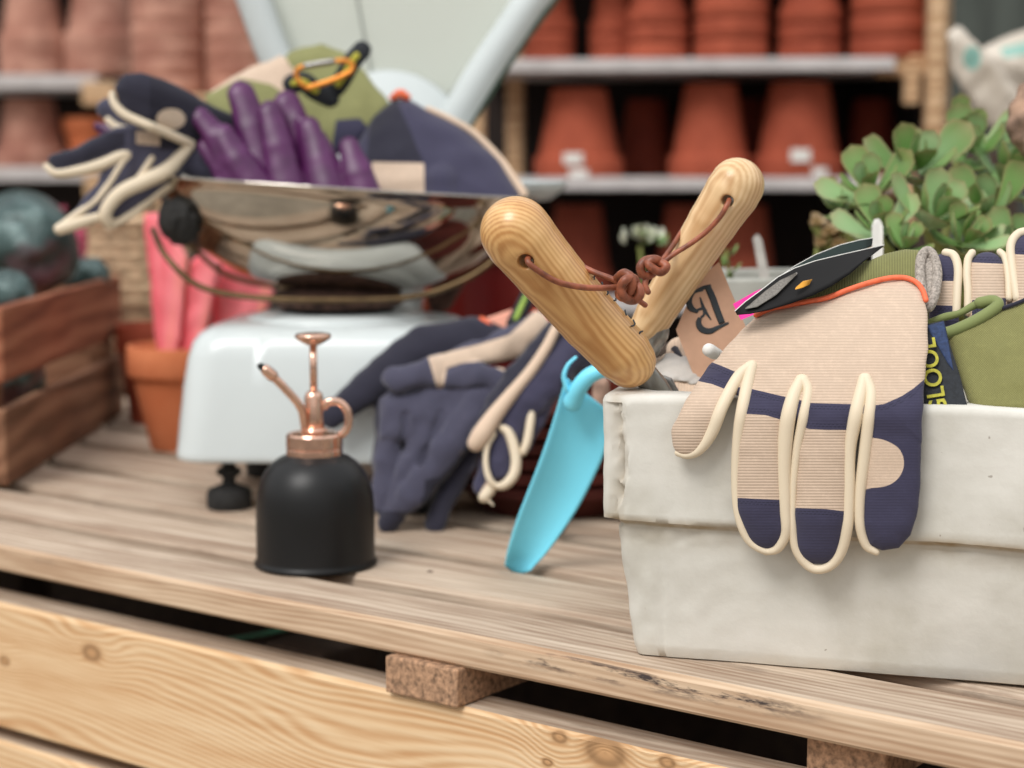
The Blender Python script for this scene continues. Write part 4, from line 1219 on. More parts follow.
# navy/cream glove with spread fingers, hanging off the left end of the pan
ml = mapper(lambda x, y: 1.60 + (x - 100) * .0002, .6)
g = empty('navy_glove', P(130, 160, 1.6), 'navy and cream glove, fingers spread, hanging over the left of the scale pan', 'glove')
nb = un(2.5, fing((58, 163, 4, 10), (85, 155, 4, 12.5), (122, 141, 2, 14), (150, 140, 0, 15)), fing((128, 158, 2, 15), (112, 184, 2, 14.5), (92, 208, 2, 12), (76, 220, 0, 8)), fing((168, 166, 0, 17), (138, 190, 0, 14), (116, 212, -2, 9)), pill([(118, 132), (158, 126), (190, 138), (192, 165), (168, 185), (128, 175)], 12, 0, dome=4), fing((170, 150, -6, 18), (215, 168, -10, 20)))
blob('glove_body', wrinkle(nb, 1.0, 22, 14), (36, 112, 244, 240, -30, 28), 1.5, ml, M['navy_slate'], g, {'beige': shp([(136, 131), (162, 131), (160, 146), (136, 144)]), 'dark': shp([(40, 150), (95, 132), (125, 132), (125, 146), (95, 158), (60, 168), (40, 168)], [(160, 132), (192, 132), (192, 150), (160, 150)])})
pip(ml, [(46, 166, 4, 3), (56, 173, 8, 4.5), (76, 171, 10, 5.5), (100, 165, 10, 6), (118, 157, 10, 6), (128, 155, 12, 4.5), (122, 163, 12, 4), (110, 182, 12, 3.8), (98, 198, 11, 3.6), (86, 208, 10, 3.6), (72, 218, 8, 4), (60, 228, 5, 4.5)], g, 1.6)
pip(ml, [(60, 229, 6, 6), (78, 223, 9, 6.5), (98, 217, 9, 5)], g, 1.6)
pip(ml, [(108, 222, 8, 6), (105, 215, 12, 6.5), (110, 204, 14, 7), (122, 192, 15, 7.5), (145, 181, 15, 8), (166, 171, 15, 8), (180, 157, 14, 6.5), (190, 146, 10, 5)], g, 1.6)
pip(ml, [(108, 227, 4, 3.5), (122, 220, 4, 4), (140, 208, 3, 4), (155, 196, 2, 4.5), (172, 184, 2, 5)], g, 1.6)
pip(ml, [(133, 186, 13, 3), (143, 172, 14, 3.2), (152, 158, 14, 3)], g, 1.6)
# navy glove lying on top, cream edge and round beige patch
mu = mapper(lambda x, y: 1.585 + np.clip(np.asarray(x, float) - 150, 0, 200) * .0008, .6)
g = empty('navy_glove', P(170, 110, 1.6), 'dark navy glove with cream edge and oval beige patch, left of the purple gloves', 'glove')
blob('glove_body', wrinkle(un(5, pill([(113, 88), (124, 75), (142, 73), (163, 79), (196, 95), (236, 116), (250, 150), (215, 160), (189, 143), (150, 126), (120, 110)], 15, 0, dome=6)), 1.0, 34, 16), (102, 62, 262, 172, -28, 30), 1.5, mu, M['navy_black'], g, {'beige': shp((171, 119, 14.5, 10.5))})
pip(mu, [(112, 94, 8, 3), (114, 103, 10, 4), (124, 114, 12, 4.5), (143, 123, 12, 4.5), (162, 131, 12, 4.5), (180, 139, 12, 4.5), (192, 144, 10, 4)], g, 1.59)
mu2 = mapper(1.64, .6)
g = empty('navy_glove', P(115, 115, 1.64), 'small dark navy glove fingertip with cream edge, behind the glove with the oval patch', 'glove')
blob('glove_body', wrinkle(fing((107, 108, 0, 10), (124, 118, 0, 12), (160, 132, 0, 14)), .8, 18, 17), (90, 92, 182, 152, -18, 18), 1.4, mu2, M['navy_slate'], g)
pip(mu2, [(108, 120, 8, 3.5), (118, 128, 10, 4.5), (136, 132, 10, 5), (150, 134, 8, 4.5)], g, 1.64)

# olive and beige glove at the back of the pan
mo2 = mapper(lambda x, y: 1.70 + (130 - y) * .0005, .7)
g = empty('olive_glove', P(330, 150, 1.72), 'olive green and beige glove with a black strap, at the back of the pan', 'glove')
blob('glove_body', wrinkle(un(4, pill([(206, 96), (230, 78), (262, 62), (280, 55), (300, 72), (330, 110), (340, 180), (230, 190)], 13, -4), pill([(284, 62), (289, 53), (321, 43), (345, 54), (366, 72), (391, 104), (386, 118), (362, 142), (330, 160), (300, 110)], 13, 4, dome=4)), 1.0, 36, 21), (192, 32, 402, 202, -30, 34), 1.6, mo2, M['navy'], g,
     {'beige': lambda x, y, z: np.full(len(x), -9.0), 'dark': lambda x, y, z: np.full(len(x), -9.0)})
gb = g.children[0]
M['olive_b'] = fabric('olive_and_beige', srgb(134, 134, 88), [('sand', BEIGE), ('blue', NAVY)], rough=.8)
gb.data.materials[0] = M['olive_b']
fl = np.zeros(len(gb.data.vertices) * 3, np.float32); gb.data.attributes['flat'].data.foreach_get('vector', fl); fl = fl.reshape(-1, 3)
for nm, fn in (('sand', shp([(190, 90), (255, 50), (279, 50), (300, 78), (296, 100), (270, 84), (240, 78), (212, 92)])), ('blue', shp([(336, 120), (360, 118), (372, 132), (350, 170), (330, 160)], [(312, 84), (330, 92), (346, 92), (330, 104), (312, 96)]))):
    at = gb.data.attributes.new(nm, 'FLOAT', 'POINT'); at.data.foreach_set('value', fn(fl[:, 0], fl[:, 1], fl[:, 2]).astype(np.float32))
st = mapper(1.655, 1)
W_ = [Vector([float(q) for q in st(*p)]) for p in catmull([(336, 88, 2), (343, 78, 8), (352, 62, 12), (362, 50, 10)], 6)]
V, Fc = sweep(W_, [.0085] * len(W_), 12, flat=.35, up=(0, -1, 0)); wstrap = mk('webbing_strap', V, Fc, M['webblack'], g)
W_ = [w + Vector((0, -.0035, 0)) for w in W_[2:-3]]
V, Fc = sweep(W_, [.003] * len(W_), 8, flat=.4, up=(0, -1, 0)); mk('yellow_stripe', V, Fc, M['yellow'], wstrap)
W_ = [Vector([float(q) for q in st(*p)]) for p in catmull([(292, 84, 4), (304, 82, 6), (314, 90, 4), (330, 98, 0)], 6)]
V, Fc = sweep(W_, [.009] * len(W_), 12, flat=.4, up=(0, -1, 0)); wstrap = mk('webbing_strap', V, Fc, M['webblack'], g)
W_ = [w + Vector((0, -.004, 0)) for w in W_[1:14]]
V, Fc = sweep(W_, [.003] * len(W_), 8, flat=.4, up=(0, -1, 0)); mk('yellow_stripe', V, Fc, M['yellow'], wstrap)
cb = empty('carabiner', P(322, 75, 1.64), 'orange and silver snap hook clipped to the black strap on the olive glove', 'snap hook')
mc = mapper(1.64, 1)
orange = simple('orange_metal', srgb(236, 150, 60), .3, .6, var=.05, bump=0)
W_, _ = pt(mc, [(334, 61, 10), (316, 64, 10), (302, 67, 9), (296, 72, 8), (298, 80, 8), (304, 86, 8)], 5); V, Fc = sweep(W_, [.0022] * len(W_), 10); mk('hook_end', V, Fc, orange, cb)
W_, _ = pt(mc, [(308, 88, 8), (325, 83, 10), (340, 77, 11), (350, 72, 11)], 5); V, Fc = sweep(W_, [.0025] * len(W_), 10); mk('hook_side', V, Fc, orange, cb)
W_, _ = pt(mc, [(306, 66, 10.5), (320, 63.5, 11), (333, 61.5, 11)], 5); V, Fc = sweep(W_, [.0029] * len(W_), 10); mk('gate', V, Fc, M['steel'], cb)
W_, _ = pt(mc, [(350, 72, 11), (353, 66, 10), (347, 61, 10), (334, 61, 10)], 5); V, Fc = sweep(W_, [.0022] * len(W_), 10); mk('hook_end', V, Fc, orange, cb)

# navy glove in the right of the pan
mr = mapper(lambda x, y: 1.665 + (150 - y) * .0004, .75)
g = empty('navy_glove', P(440, 195, 1.66), 'large navy glove with beige patch, filling the right of the scale pan', 'glove')
pr = [(376, 116), (393, 100), (410, 100), (432, 112), (472, 133), (500, 160), (520, 192), (520, 220), (340, 220), (342, 168), (360, 138)]
blob('glove_body', wrinkle(un(4, pill(pr, 16, 0, dome=8), chain((440, 215, 14, 18), (441, 180, 16, 17))), 1.2, 40, 24), (322, 82, 536, 238, -34, 42), 1.6, mr, M['navy'], g,
     {'beige': shp([(372, 162), (424, 163), (425, 235), (366, 235)]), 'dark': shp([(372, 100), (392, 90), (410, 130), (420, 155), (424, 162), (366, 162)])})
pip(mr, [(428, 109, 4, 3), (450, 119, 4, 3), (474, 133, 4, 3.2), (498, 157, 4, 3.6), (512, 176, 4, 4), (524, 194, 4, 4.5)], g, 1.66, 3, M['beige'])
pip(mr, [(392, 98, 6, 3), (400, 94, 8, 5), (407, 97, 6, 4)], g, 1.66, 3, M['orange_trim'], name='cuff_trim')

# ================================================================ pair of gloves in front of the scale
md = mapper(lambda x, y: 1.475 + (520 - y) * .00025, .6)
g = empty('navy_glove', P(420, 530, 1.475), 'slate navy glove with beige wrist, fingers hanging down beside the black mister', 'glove')
gd = un(2.5, pill([(380, 398), (440, 382), (470, 366), (502, 374), (510, 392), (494, 432), (458, 448), (378, 440)], 15, 0, dome=4),
        chain((396, 380, 16, 13), (432, 371, 16, 14)), chain((432, 371, 12, 14), (478, 354, 6, 13), (512, 342, 2, 15), (538, 322, 0, 11)),
        chain((452, 378, 18, 10.5), (476, 373, 20, 11), (498, 380, 16, 12), (500, 402, 8, 12)),
        chain((482, 402, 8, 19), (443, 452, 12, 19), (412, 494, 8, 16.5), (405, 503, 6, 13)),
        chain((430, 405, 2, 15), (414, 460, 2, 14), (398, 505, -2, 13), (388, 524, -5, 11.5)),
        chain((396, 405, -4, 14), (386, 460, -8, 14), (385, 505, -12, 13)),
        chain((470, 440, -12, 14), (450, 490, -14, 12), (434, 526, -14, 10)))
gd = cut(4, gd, chain((406, 416, 17, 5), (402, 448, 14, 7)), chain((440, 414, 20, 5), (426, 462, 16, 7)))
blob('glove_body', wrinkle(gd, 1.3, 26, 31), (358, 300, 556, 548, -40, 40), 1.35, md, M['navy_slate'], g,
     {'beige': shp([(428, 357), (480, 344), (509, 335), (536, 310), (556, 318), (536, 356), (515, 378), (503, 371), (482, 361), (462, 363), (447, 368), (443, 388), (437, 388)], [(463, 450), (469, 455), (446, 488), (440, 482)]),
      'dark': shp([(370, 510), (412, 512), (412, 560), (370, 560)], [(425, 480), (470, 470), (470, 560), (420, 560)], [(500, 395), (520, 395), (470, 470), (425, 512), (420, 500), (462, 452)])})
md2 = mapper(lambda x, y: 1.505 + (520 - y) * .00025, .6)
g = empty('navy_glove', P(400, 420, 1.52), 'dark navy glove reaching left behind the mister, under the slate glove', 'glove')
ge = un(4, chain((332, 416, 0, 13), (352, 400, 0, 15.5), (385, 374, 0, 18), (425, 350, 0, 24), (470, 342, 0, 25), (505, 345, 0, 18)), chain((410, 365, -6, 24), (398, 410, -10, 24), (392, 460, -12, 20), (392, 495, -12, 16)))
blob('glove_body', wrinkle(ge, 1.2, 34, 33), (312, 300, 534, 524, -36, 32), 1.6, md2, M['navy_dark'], g, {'beige': lambda x, y, z: np.full(len(x), -5.0)})
pip(md2, [(482, 319, 6, 3), (496, 330, 8, 3), (512, 334, 8, 3), (524, 326, 8, 3), (535, 312, 8, 3)], g, 1.5, 3, M['orange_trim'], name='cuff_trim')
blob('cuff_lining', pill([(483, 319), (512, 309), (517, 315), (508, 332), (497, 328)], 6, 2), (474, 300, 526, 342, -10, 14), 1.3, md2, simple('peach_lining', srgb(232, 164, 142), .9, var=.1), g)
blob('orange_cuff', wrinkle(pill([(530, 336), (546, 312), (556, 312), (548, 338), (534, 352)], 6, 2), .8, 12, 2), (520, 300, 566, 362, -10, 14), 1.3, md2, simple('coral_knit', srgb(226, 96, 76), .85, var=.15, scale=300), g)
W_, _ = pt(md2, [(532, 286, 8), (524, 304, 10), (514, 324, 12)], 5); V, Fc = sweep(W_, [.007] * len(W_), 10, flat=.4, up=(0, -1, 0)); mk('strap', V, Fc, M['webblack'], g)
W_, _ = pt(md2, [(531, 286, 14), (523, 303, 16), (516, 318, 18)], 5); V, Fc = sweep(W_, [.0024] * len(W_), 8, flat=.4, up=(0, -1, 0)); mk('strap_stripe', V, Fc, simple('lime_thread', srgb(150, 180, 80), .7), g)
mf = mapper(lambda x, y: 1.44 + (500 - y) * .0003, .6)
g = empty('navy_glove', P(520, 480, 1.45), 'navy glove with a long beige finger strip, left of the blue trowel', 'glove')
gf = un(2.5, chain((580, 340, -4, 16), (556, 372, 0, 20), (530, 398, 0, 17), (510, 422, 0, 10)), chain((560, 330, -4, 14), (520, 380, -2, 17), (482, 436, -4, 13)), chain((520, 410, -10, 18), (502, 448, -10, 14), (498, 468, -8, 12)), chain((545, 395, -12, 14), (530, 430, -12, 9), (526, 445, -12, 6)), chain((500, 440, -20, 14), (484, 486, -20, 10)), chain((600, 340, -14, 16), (560, 380, -14, 18)))
blob('glove_body', wrinkle(gf, 1.0, 24, 35), (460, 302, 624, 506, -38, 28), 1.35, mf, M['navy'], g, {'beige': shp([(486, 482), (500, 482), (500, 510), (470, 510)]), 'dark': shp([(470, 470), (484, 440), (560, 340), (600, 300), (560, 310), (500, 370), (466, 440)], [(560, 380), (600, 330), (620, 360), (560, 410)])})
pip(mf, [(556, 328, 12, 5), (546, 348, 14, 5.5), (530, 372, 14, 6), (510, 396, 14, 7), (494, 416, 14, 8.5), (482, 434, 13, 10), (476, 443, 10, 9)], g, 1.44, 5, M['beige'], name='finger_panel')
pip(mf, [(502, 428, 6, 4), (508, 432, 8, 5), (513, 444, 8, 5.5), (516, 460, 8, 5.5), (514, 474, 8, 5.5), (506, 484, 8, 5), (497, 486, 6, 3.5), (490, 480, 9, 3.4), (486, 466, 10, 3), (487, 448, 10, 2.6), (494, 434, 8, 2.6)], g, 1.44)
pip(mf, [(532, 408, 4, 4), (530, 425, 6, 4.5), (527, 442, 6, 4.5), (523, 452, 5, 4)], g, 1.44)
pip(mf, [(490, 490, -4, 6), (484, 497, -4, 6)], g, 1.44)
pip(mf, [(486, 500, 0, 1), (490, 502, 0, 1.2), (493, 505, 0, 1)], g, 1.44)
# ================================================================ room
floor_m = simple('trodden_floor', srgb(150, 140, 126), .85, var=.12, scale=6, bump=.2)
V, Fc = boxv(0, 2.0, -.025, 9, 9, .05); tag(mk('floor', V, Fc, floor_m, smooth=False), kind='structure')
t = NT('dark_boarding'); v = t.objco(); sx_ = t.n.new('ShaderNodeSeparateXYZ'); t.link(v, sx_.inputs[0])
s_ = t.math('SINE', t.math('MULTIPLY', sx_.outputs[0], 60.0)); n_ = t.noise(3, t.mapping(v, scale=(8, 1, 1)), 4)
M['boarding'] = t.fin(t.ramp(t.math('MULTIPLY_ADD', s_, .1, n_), [(.3, srgb(52, 56, 52)), (.7, srgb(78, 84, 78))]), .8, 0, t.bump(s_, .4, .004))
V, Fc = boxv(0, 4.35, 1.3, 9, .06, 2.7); tag(mk('wall_back', V, Fc, M['boarding'], smooth=False), kind='structure')

# ================================================================ shelving units
M['shelfpaint'] = simple('grey_painted_shelf', srgb(196, 190, 188), .7, var=.08, scale=20, bump=.1)
M['batten'] = wood('pale_batten', srgb(206, 170, 132), srgb(160, 120, 84), srgb(222, 192, 158), freq=300)
M['shade'] = simple('shelf_shade_back', srgb(34, 24, 20), .9, var=.2, scale=10)  # near-black panel colour stands in for the shade between the pots
uA = -math.radians(5.5)
RU = Matrix.Rotation(uA, 3, 'Z')
UO = Vector((P(505, 182, 3.0).x, 3.0, 0))
def UP(x, y, z): return UO + RU @ Vector((x, y, 0)) + Vector((0, 0, z))
sh = empty('shelving_unit', UP(.35, .2, 0), 'pale wooden shelving unit with grey shelves full of orange-red terracotta pots, behind the tools', 'shelving')
def ub(name, x0, x1, y0, y1, z0, z1, mat, par=None, bev=.002, rot=None, org=None):
    V, Fc = boxv(0, 0, 0, x1 - x0, y1 - y0, z1 - z0, 0, bev)
    c = UP((x0 + x1) / 2, (y0 + y1) / 2, (z0 + z1) / 2)
    Rm = RU if rot is None else RU @ rot
    return mk(name, [Rm @ v + c for v in V], Fc, mat, par or sh, smooth=False)
zA = CAMZ + .181; zB = CAMZ - .012; zC = CAMZ - .215; zD = CAMZ + .385
for z in (zD, zA, zB, zC, zC - .2, zC - .42):
    ub('shelf', -.06, .632, 0, .30, z - .021, z, M['shelfpaint'])
for z in (zA, zB, zC, zC - .2, zC - .42, zD):
    ub('cleat', .605, .685, .02, .045, z - .03, z + .004, M['batten'])
    ub('cleat', .648, .672, .00, .03, z - .075, z - .01, M['batten'])
ub('post', .682, .708, -.012, .035, 0, 1.75, M['batten'])
ub('post', .715, .755, .26, .30, 0, 1.75, M['batten'])
ub('post', -.068, -.036, -.012, .035, 0, 1.75, M['batten'])
ub('post', -.02, .01, .22, .26, 0, 1.75, M['batten'])
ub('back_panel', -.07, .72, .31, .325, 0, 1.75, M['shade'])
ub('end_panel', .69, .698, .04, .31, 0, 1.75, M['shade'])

def potV(rt, rb, h, rim=.28, th=.06, inverted=True):
    "rt rim radius, rb foot radius; local z up from the standing surface"
    rh = h * rim
    p = [(0, h * .02), (rb * .25, 0.0), (rb, 0), (rb * 1.02, h * .02), (rt * .90, h - rh), (rt * .985, h - rh + h * .015), (rt, h - rh + h * .03), (rt, h * .985), (rt * .985, h), (rt * .93, h), (rt * .90, h * .97), (rb * .9, h * .08), (0, h * .07)]
    if inverted: p = [(r, h - z) for r, z in p][::-1]
    return p
def pot(loc, rt, rb, h, mat, label, inverted=True, group=None, rim=.28, name='terracotta_pot'):
    V, Fc = lathe(potV(rt, rb, h, rim, inverted=inverted), loc, 48)
    o = mk(name, V, Fc, mat, origin=loc)
    sharp(o, 50)
    return tag(o, label, 'pot', group)
protos = {}
def pot_at(key, loc, mat, rt, rb, h, label, group, inverted=True, rim=.28):
    if key not in protos:
        protos[key] = pot(loc, rt, rb, h, mat, label, inverted, group, rim); return protos[key]
    c = protos[key].copy(); COL.objects.link(c); c.location = loc; c.rotation_euler = (0, 0, random.uniform(0, 6))
    c['label'] = label; c['group'] = group
    return c
def ux(px, y=0.1):
    "unit x of a pixel column at unit depth y"
    best = None
    for i in range(400):
        x = -.1 + i * .002
        q = UP(x, y, 0)
        s = 512 + F * q.x / q.y
        if best is None or abs(s - px) < best[0]: best = (abs(s - px), x)
    return best[1]
# middle shelf: single upside-down pots
GM = 'upside-down terracotta pots on the middle grey shelf'
mids = [(578, .076, .046, .148, 'upside-down terracotta pot with two white stickers near its rim, middle grey shelf'),
        (708, .070, .043, .156, 'upside-down terracotta pot without stickers between the two stickered ones, middle grey shelf'),
        (796, .075, .048, .158, 'upside-down terracotta pot with a white sticker, rightmost in front on the middle grey shelf')]
mid_o = []
for i, (px, rt, rb, h, lb) in enumerate(mids):
    mid_o.append(pot(UP(ux(px), .1, zB), rt, rb, h, M['terra'], lb, True, GM, .24))
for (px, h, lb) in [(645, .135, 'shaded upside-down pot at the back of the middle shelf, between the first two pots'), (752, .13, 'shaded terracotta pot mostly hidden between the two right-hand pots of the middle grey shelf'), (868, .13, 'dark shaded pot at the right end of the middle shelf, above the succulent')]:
    pot_at('back', UP(ux(px, .235), .235, zB), M['terra_dark'], .052, .034, h, lb, 'shaded pots at the back of the middle shelf')  # shade at the shelf back is put into this darker terracotta
# stickers: each belongs to its pot
def sticker(o, dx, dz, w_, h_, R0):
    # curved patch just proud of the pot's side, facing the viewer
    base = o.location
    V = []; n = 8
    view = math.atan2(-base.y, -base.x)
    for j in (0, 1):
        for i in range(n + 1):
            a = view + dx + w_ * (i / n - .5)
            r = R0 + .0012
            V.append(Vector((base.x + r * math.cos(a), base.y + r * math.sin(a), base.z + dz + h_ * j)))
    V2 = [v + Vector((math.cos(view), math.sin(view), 0)) * .0008 for v in V]
    Fc = [(i, i + 1, n + 2 + i, n + 1 + i) for i in range(n)]
    m = len(V)
    Fc += [tuple(q + m for q in f) for f in Fc]
    return mk('sticker', V + V2, Fc, M['white_edge'], o)
sticker(mid_o[0], -.12, .022, .42, .018, .0765); sticker(mid_o[0], -.0, .001, .4, .012, .078)
sticker(mid_o[2], .05, .026, .42, .020, .0755); sticker(mid_o[2], .48, .002, .36, .014, .077)
# top visible shelf: nested stacks
ct = [(548, .045, 3, 'leftmost stack'), (612, .042, 3, 'second stack'), (655, .052, 3, 'third stack'), (727, .062, 4, 'fourth stack'), (805, .053, 3, 'fifth stack'), (884, .066, 4, 'rightmost and widest stack')]
for (px, rt, k, who) in ct:
    y = .08 if rt > .05 else .12
    for i in range(k):
        z = zA + i * rt * .56
        sc_ = rt / .06
        o = pot_at('nest', UP(ux(px, y), y, z), M['terra'], .06, .042, .105, ('bottom' if i == 0 else 'top' if i == k - 1 else 'middle') + ' upside-down terracotta pot in the ' + who + ' on the upper grey shelf', 'nested terracotta pots on the upper grey shelf', rim=.3)
        o.scale = (sc_,) * 3
# lowest visible shelf
M['terra_shaded'] = mat_terra('shaded_terracotta', srgb(122, 56, 40), srgb(150, 74, 54))  # darker copy of terracotta: lower shelf shade put into the colour
for (px, lb) in [(578, 'shade-darkened terracotta pot on the lower shelf, between the scale pan and wooden handles'), (688, 'shade-darkened terracotta pot on the lower shelf, seen left of the upright wooden handle'), (742, 'shade-darkened terracotta pot on the lower shelf, seen right of the upright wooden handle')]:
    pot_at('low', UP(ux(px, .16), .16, zC), M['terra_shaded'], .062, .04, .155 if True else 0, lb, 'terracotta pots on the lower shelf')

# left shelving, farther off and paler
LY = 3.55
lu = empty('shelving_unit', (P(40, 0, LY).x, LY + .15, 0), 'paler shelving unit at the left with grey shelves of faded terracotta pots', 'shelving')
zL1 = CAMZ + .185; zL2 = CAMZ + .006
def lb_(name, xa, xb, ya, yb, z0, z1, mat):
    V, Fc = boxv((xa + xb) / 2, (ya + yb) / 2, (z0 + z1) / 2, xb - xa, yb - ya, z1 - z0, 0, .002)
    return mk(name, V, Fc, mat, lu, smooth=False)
def lx(px, Y=LY): return P(px, 170, Y).x
for z in (zL1, zL2, zL2 - .2, zL1 + .3): lb_('shelf', lx(-60), lx(98), LY, LY + .3, z - .028, z, M['shelfpaint'])
for z in (zL1, zL2, zL2 - .2): lb_('cleat', lx(85), lx(118), LY - .01, LY + .02, z - .06, z - .015, M['batten'])
lb_('post', lx(112), lx(122), LY + .24, LY + .27, 0, 1.7, M['batten'])
lb_('back_panel', lx(-80), lx(118), LY + .3, LY + .32, 0, 1.7, M['shade'])
GL = 'faded terracotta pots on the left shelves'
for (px, k, rt, who) in [(24, 3, .068, 'left'), (94, 3, .075, 'right')]:
    for i in range(k):
        o = pot_at('pale', Vector((lx(px), LY + .1, zL1 + i * .024)), M['terra_pale'], .068, .046, .13, ('bottom' if i == 0 else 'middle' if i < k - 1 else 'top') + ' faded upside-down pot in the ' + who + ' stack on the upper left shelf', GL)
        o.scale = (rt / .068,) * 3
o = pot_at('pale', Vector((lx(18), LY + .1, zL2)), M['terra_pale'], .068, .046, .13, 'faded upside-down terracotta pot at the left edge of the lower left shelf', GL)
o.scale = (1.05,) * 3
pot(Vector((lx(80), LY + .1, zL2)), .055, .036, .098, M['terra_orange'], 'upright orange terracotta pot on the lower left shelf behind the glove fingers', False, GL)
# tall stacks on their own trestle between the two units
tb = empty('wooden_trestle', (P(200, 0, 3.1).x, 3.2, 0), 'low wooden stand behind the scale carrying tall stacks of faded pots', 'stand')
zT = CAMZ + .125
xa, xb = P(122, 0, 3.05).x, P(300, 0, 3.05).x
V, Fc = boxv((xa + xb) / 2, 3.17, zT - .012, xb - xa, .26, .024, 0, .002); mk('board', V, Fc, M['batten'], tb, smooth=False)
for x in (xa + .02, xb - .02):
    for y in (3.06, 3.28):
        V, Fc = boxv(x, y, (zT - .024) / 2, .03, .03, zT - .024, 0, .002); mk('leg', V, Fc, M['batten'], tb, smooth=False)
for (px, k, rt, who) in [(168, 6, .064, 'left'), (238, 6, .058, 'right')]:
    for i in range(k):
        o = pot_at('tall', Vector((P(px, 0, 3.15).x, 3.15, zT + i * .03)), M['terra_pale'], .06, .046, .12, f'faded upside-down pot number {i+1} from the bottom in the {who} tall stack behind the scale head', 'pots in the tall stacks behind the scale')
        o['label'] = ['lowest', 'second lowest', 'third lowest', 'third highest', 'second highest', 'highest'][i] + f' faded upside-down pot in the {who} tall stack behind the scale'
        o.scale = (rt / .06,) * 3

# ================================================================ compost sacks and driftwood, right
t = NT('printed_sack'); v = t.objco(); n_ = t.noise(14, v, 4); pr = t.noise(7, v, 2, .4)
c_ = t.ramp(n_, [(.3, srgb(172, 160, 144)), (.7, srgb(212, 202, 188))])
gr = t.attr('print').outputs['Fac']
c_ = t.mix(t.math('MULTIPLY', t.math('GREATER_THAN', gr, 0), .85), c_, srgb(112, 172, 160))
M['sack'] = t.fin(c_, .45, 0, t.bump(t.noise(60, v, 5), .5, .004), .5)
ms = mapper(2.35, .8)
o = blob('compost_sack', wrinkle(un(6, pill([(945, 34), (957, 27), (976, 42), (990, 56), (1026, 102), (1036, 150), (1008, 150), (975, 112), (953, 74)], 12, 0)), 1.3, 24, 41), (926, 14, 1052, 166, -24, 24), 2, ms, M['sack'], None, {'print': shp((972, 58, 9, 12))})
tag(o, 'narrow folded end of a cream sack with teal mark, beside the shelf post', 'sack')
ms2 = mapper(2.5, .8)
o = blob('compost_sack', wrinkle(pill([(974, 52), (1000, 38), (1030, 26), (1100, 14), (1180, 18), (1190, 150), (1040, 150), (998, 100)], 20, 0, dome=16), 1.6, 40, 42), (950, -10, 1210, 180, -52, 52), 3, ms2, M['sack'], None, {'print': shp([(1000, 48), (1060, 34), (1120, 36), (1120, 52), (1060, 50), (1004, 58)])})
tag(o, 'plump cream plastic sack printed with teal, behind the succulent at the right edge', 'sack')
V, Fc = boxv(P(1060, 150, 2.45).x, 2.48, (CAMZ + .02) / 2, .42, .34, CAMZ + .02, 0, .004)
Vb = []
st_ = empty('wooden_stand', (P(1060, 150, 2.45).x, 2.5, 0), 'dark wooden stand holding the cream plastic sacks at the right', 'stand')
zs_ = P(1040, 152, 2.45).z
xc = P(1075, 150, 2.45).x
V, Fc = boxv(xc, 2.45, zs_ - .012, .34, .4, .024, 0, .002); mk('board', V, Fc, M['darkwood'], st_, smooth=False)
for dx in (-.15, .15):
    for dy in (-.18, .18):
        V, Fc = boxv(xc + dx, 2.45 + dy, (zs_ - .024) / 2, .04, .04, zs_ - .024, 0, .002); mk('leg', V, Fc, M['darkwood'], st_, smooth=False)
M['drift'] = simple('rough_driftwood', srgb(158, 128, 108), .85, var=.4, scale=45, bump=.8, dist=.004)
md_ = mapper(1.36, 1)
o = blob('driftwood_piece', wrinkle(un(8, chain((1034, 104, 0, 22), (1038, 122, 0, 32), (1056, 150, 0, 32), (1076, 260, 0, 30), (1085, 500, 0, 40)), chain((1040, 114, 0, 26), (1090, 100, 0, 24))), 2.5, 22, 44), (992, 66, 1140, 562, -48, 48), 3, md_, M['drift'])
tag(o, 'rough pinkish brown piece of driftwood at the right edge beside the succulent', 'driftwood')

# ================================================================ succulents
t = NT('succulent_leaf'); v = t.objco()
r_ = t.attr('edge').outputs['Fac']; n_ = t.noise(40, v, 3)
c_ = t.ramp(t.attr('hue').outputs['Fac'], [(0, srgb(84, 124, 56)), (.5, srgb(118, 156, 88)), (1, srgb(158, 190, 142))])
c_ = t.mix(t.math('MULTIPLY', t.math('POWER', r_, 6.0), .6, clamp=True), c_, srgb(176, 140, 110))
M['leaf'] = t.fin(c_, .42, 0, t.bump(n_, .1, .001), .45)
def leaf(base, dirv, up, L, Wd, curl=.35, th=.0022):
    d = Vector(dirv).normalized(); u = Vector(up); u = (u - d * u.dot(d)).normalized(); s = d.cross(u)
    V = []; Fc = []; ed = []
    nu, nv = 9, 7
    for side in (1, -1):
        for i in range(nu):
            a = i / (nu - 1)
            w_ = Wd * (0.22 + 0.78 * math.sin(min(1, a * 1.0) ** 1.35 * math.pi * .62)) * math.sqrt(max(0, 1 - max(0, (a - .72) / .28) ** 2)) if a < 1 else 0
            bend = curl * L * a * a
            for j in range(nv):
                b = j / (nv - 1) * 2 - 1
                cup = .25 * w_ * b * b
                V.append(Vector(base) + d * (L * a) + u * (bend + cup + side * th * (1 - b * b) * math.sin(math.pi * min(1, a + .08))) + s * (w_ * b))
                ed.append(max(abs(b), a))
    N = nu * nv
    for k in (0, 1):
        for i in range(nu - 1):
            for j in range(nv - 1):
                q = k * N + i * nv + j
                f = (q, q + 1, q + nv + 1, q + nv)
                Fc.append(f if k else f[::-1])
    return V, Fc, ed
rs = random.Random(12)
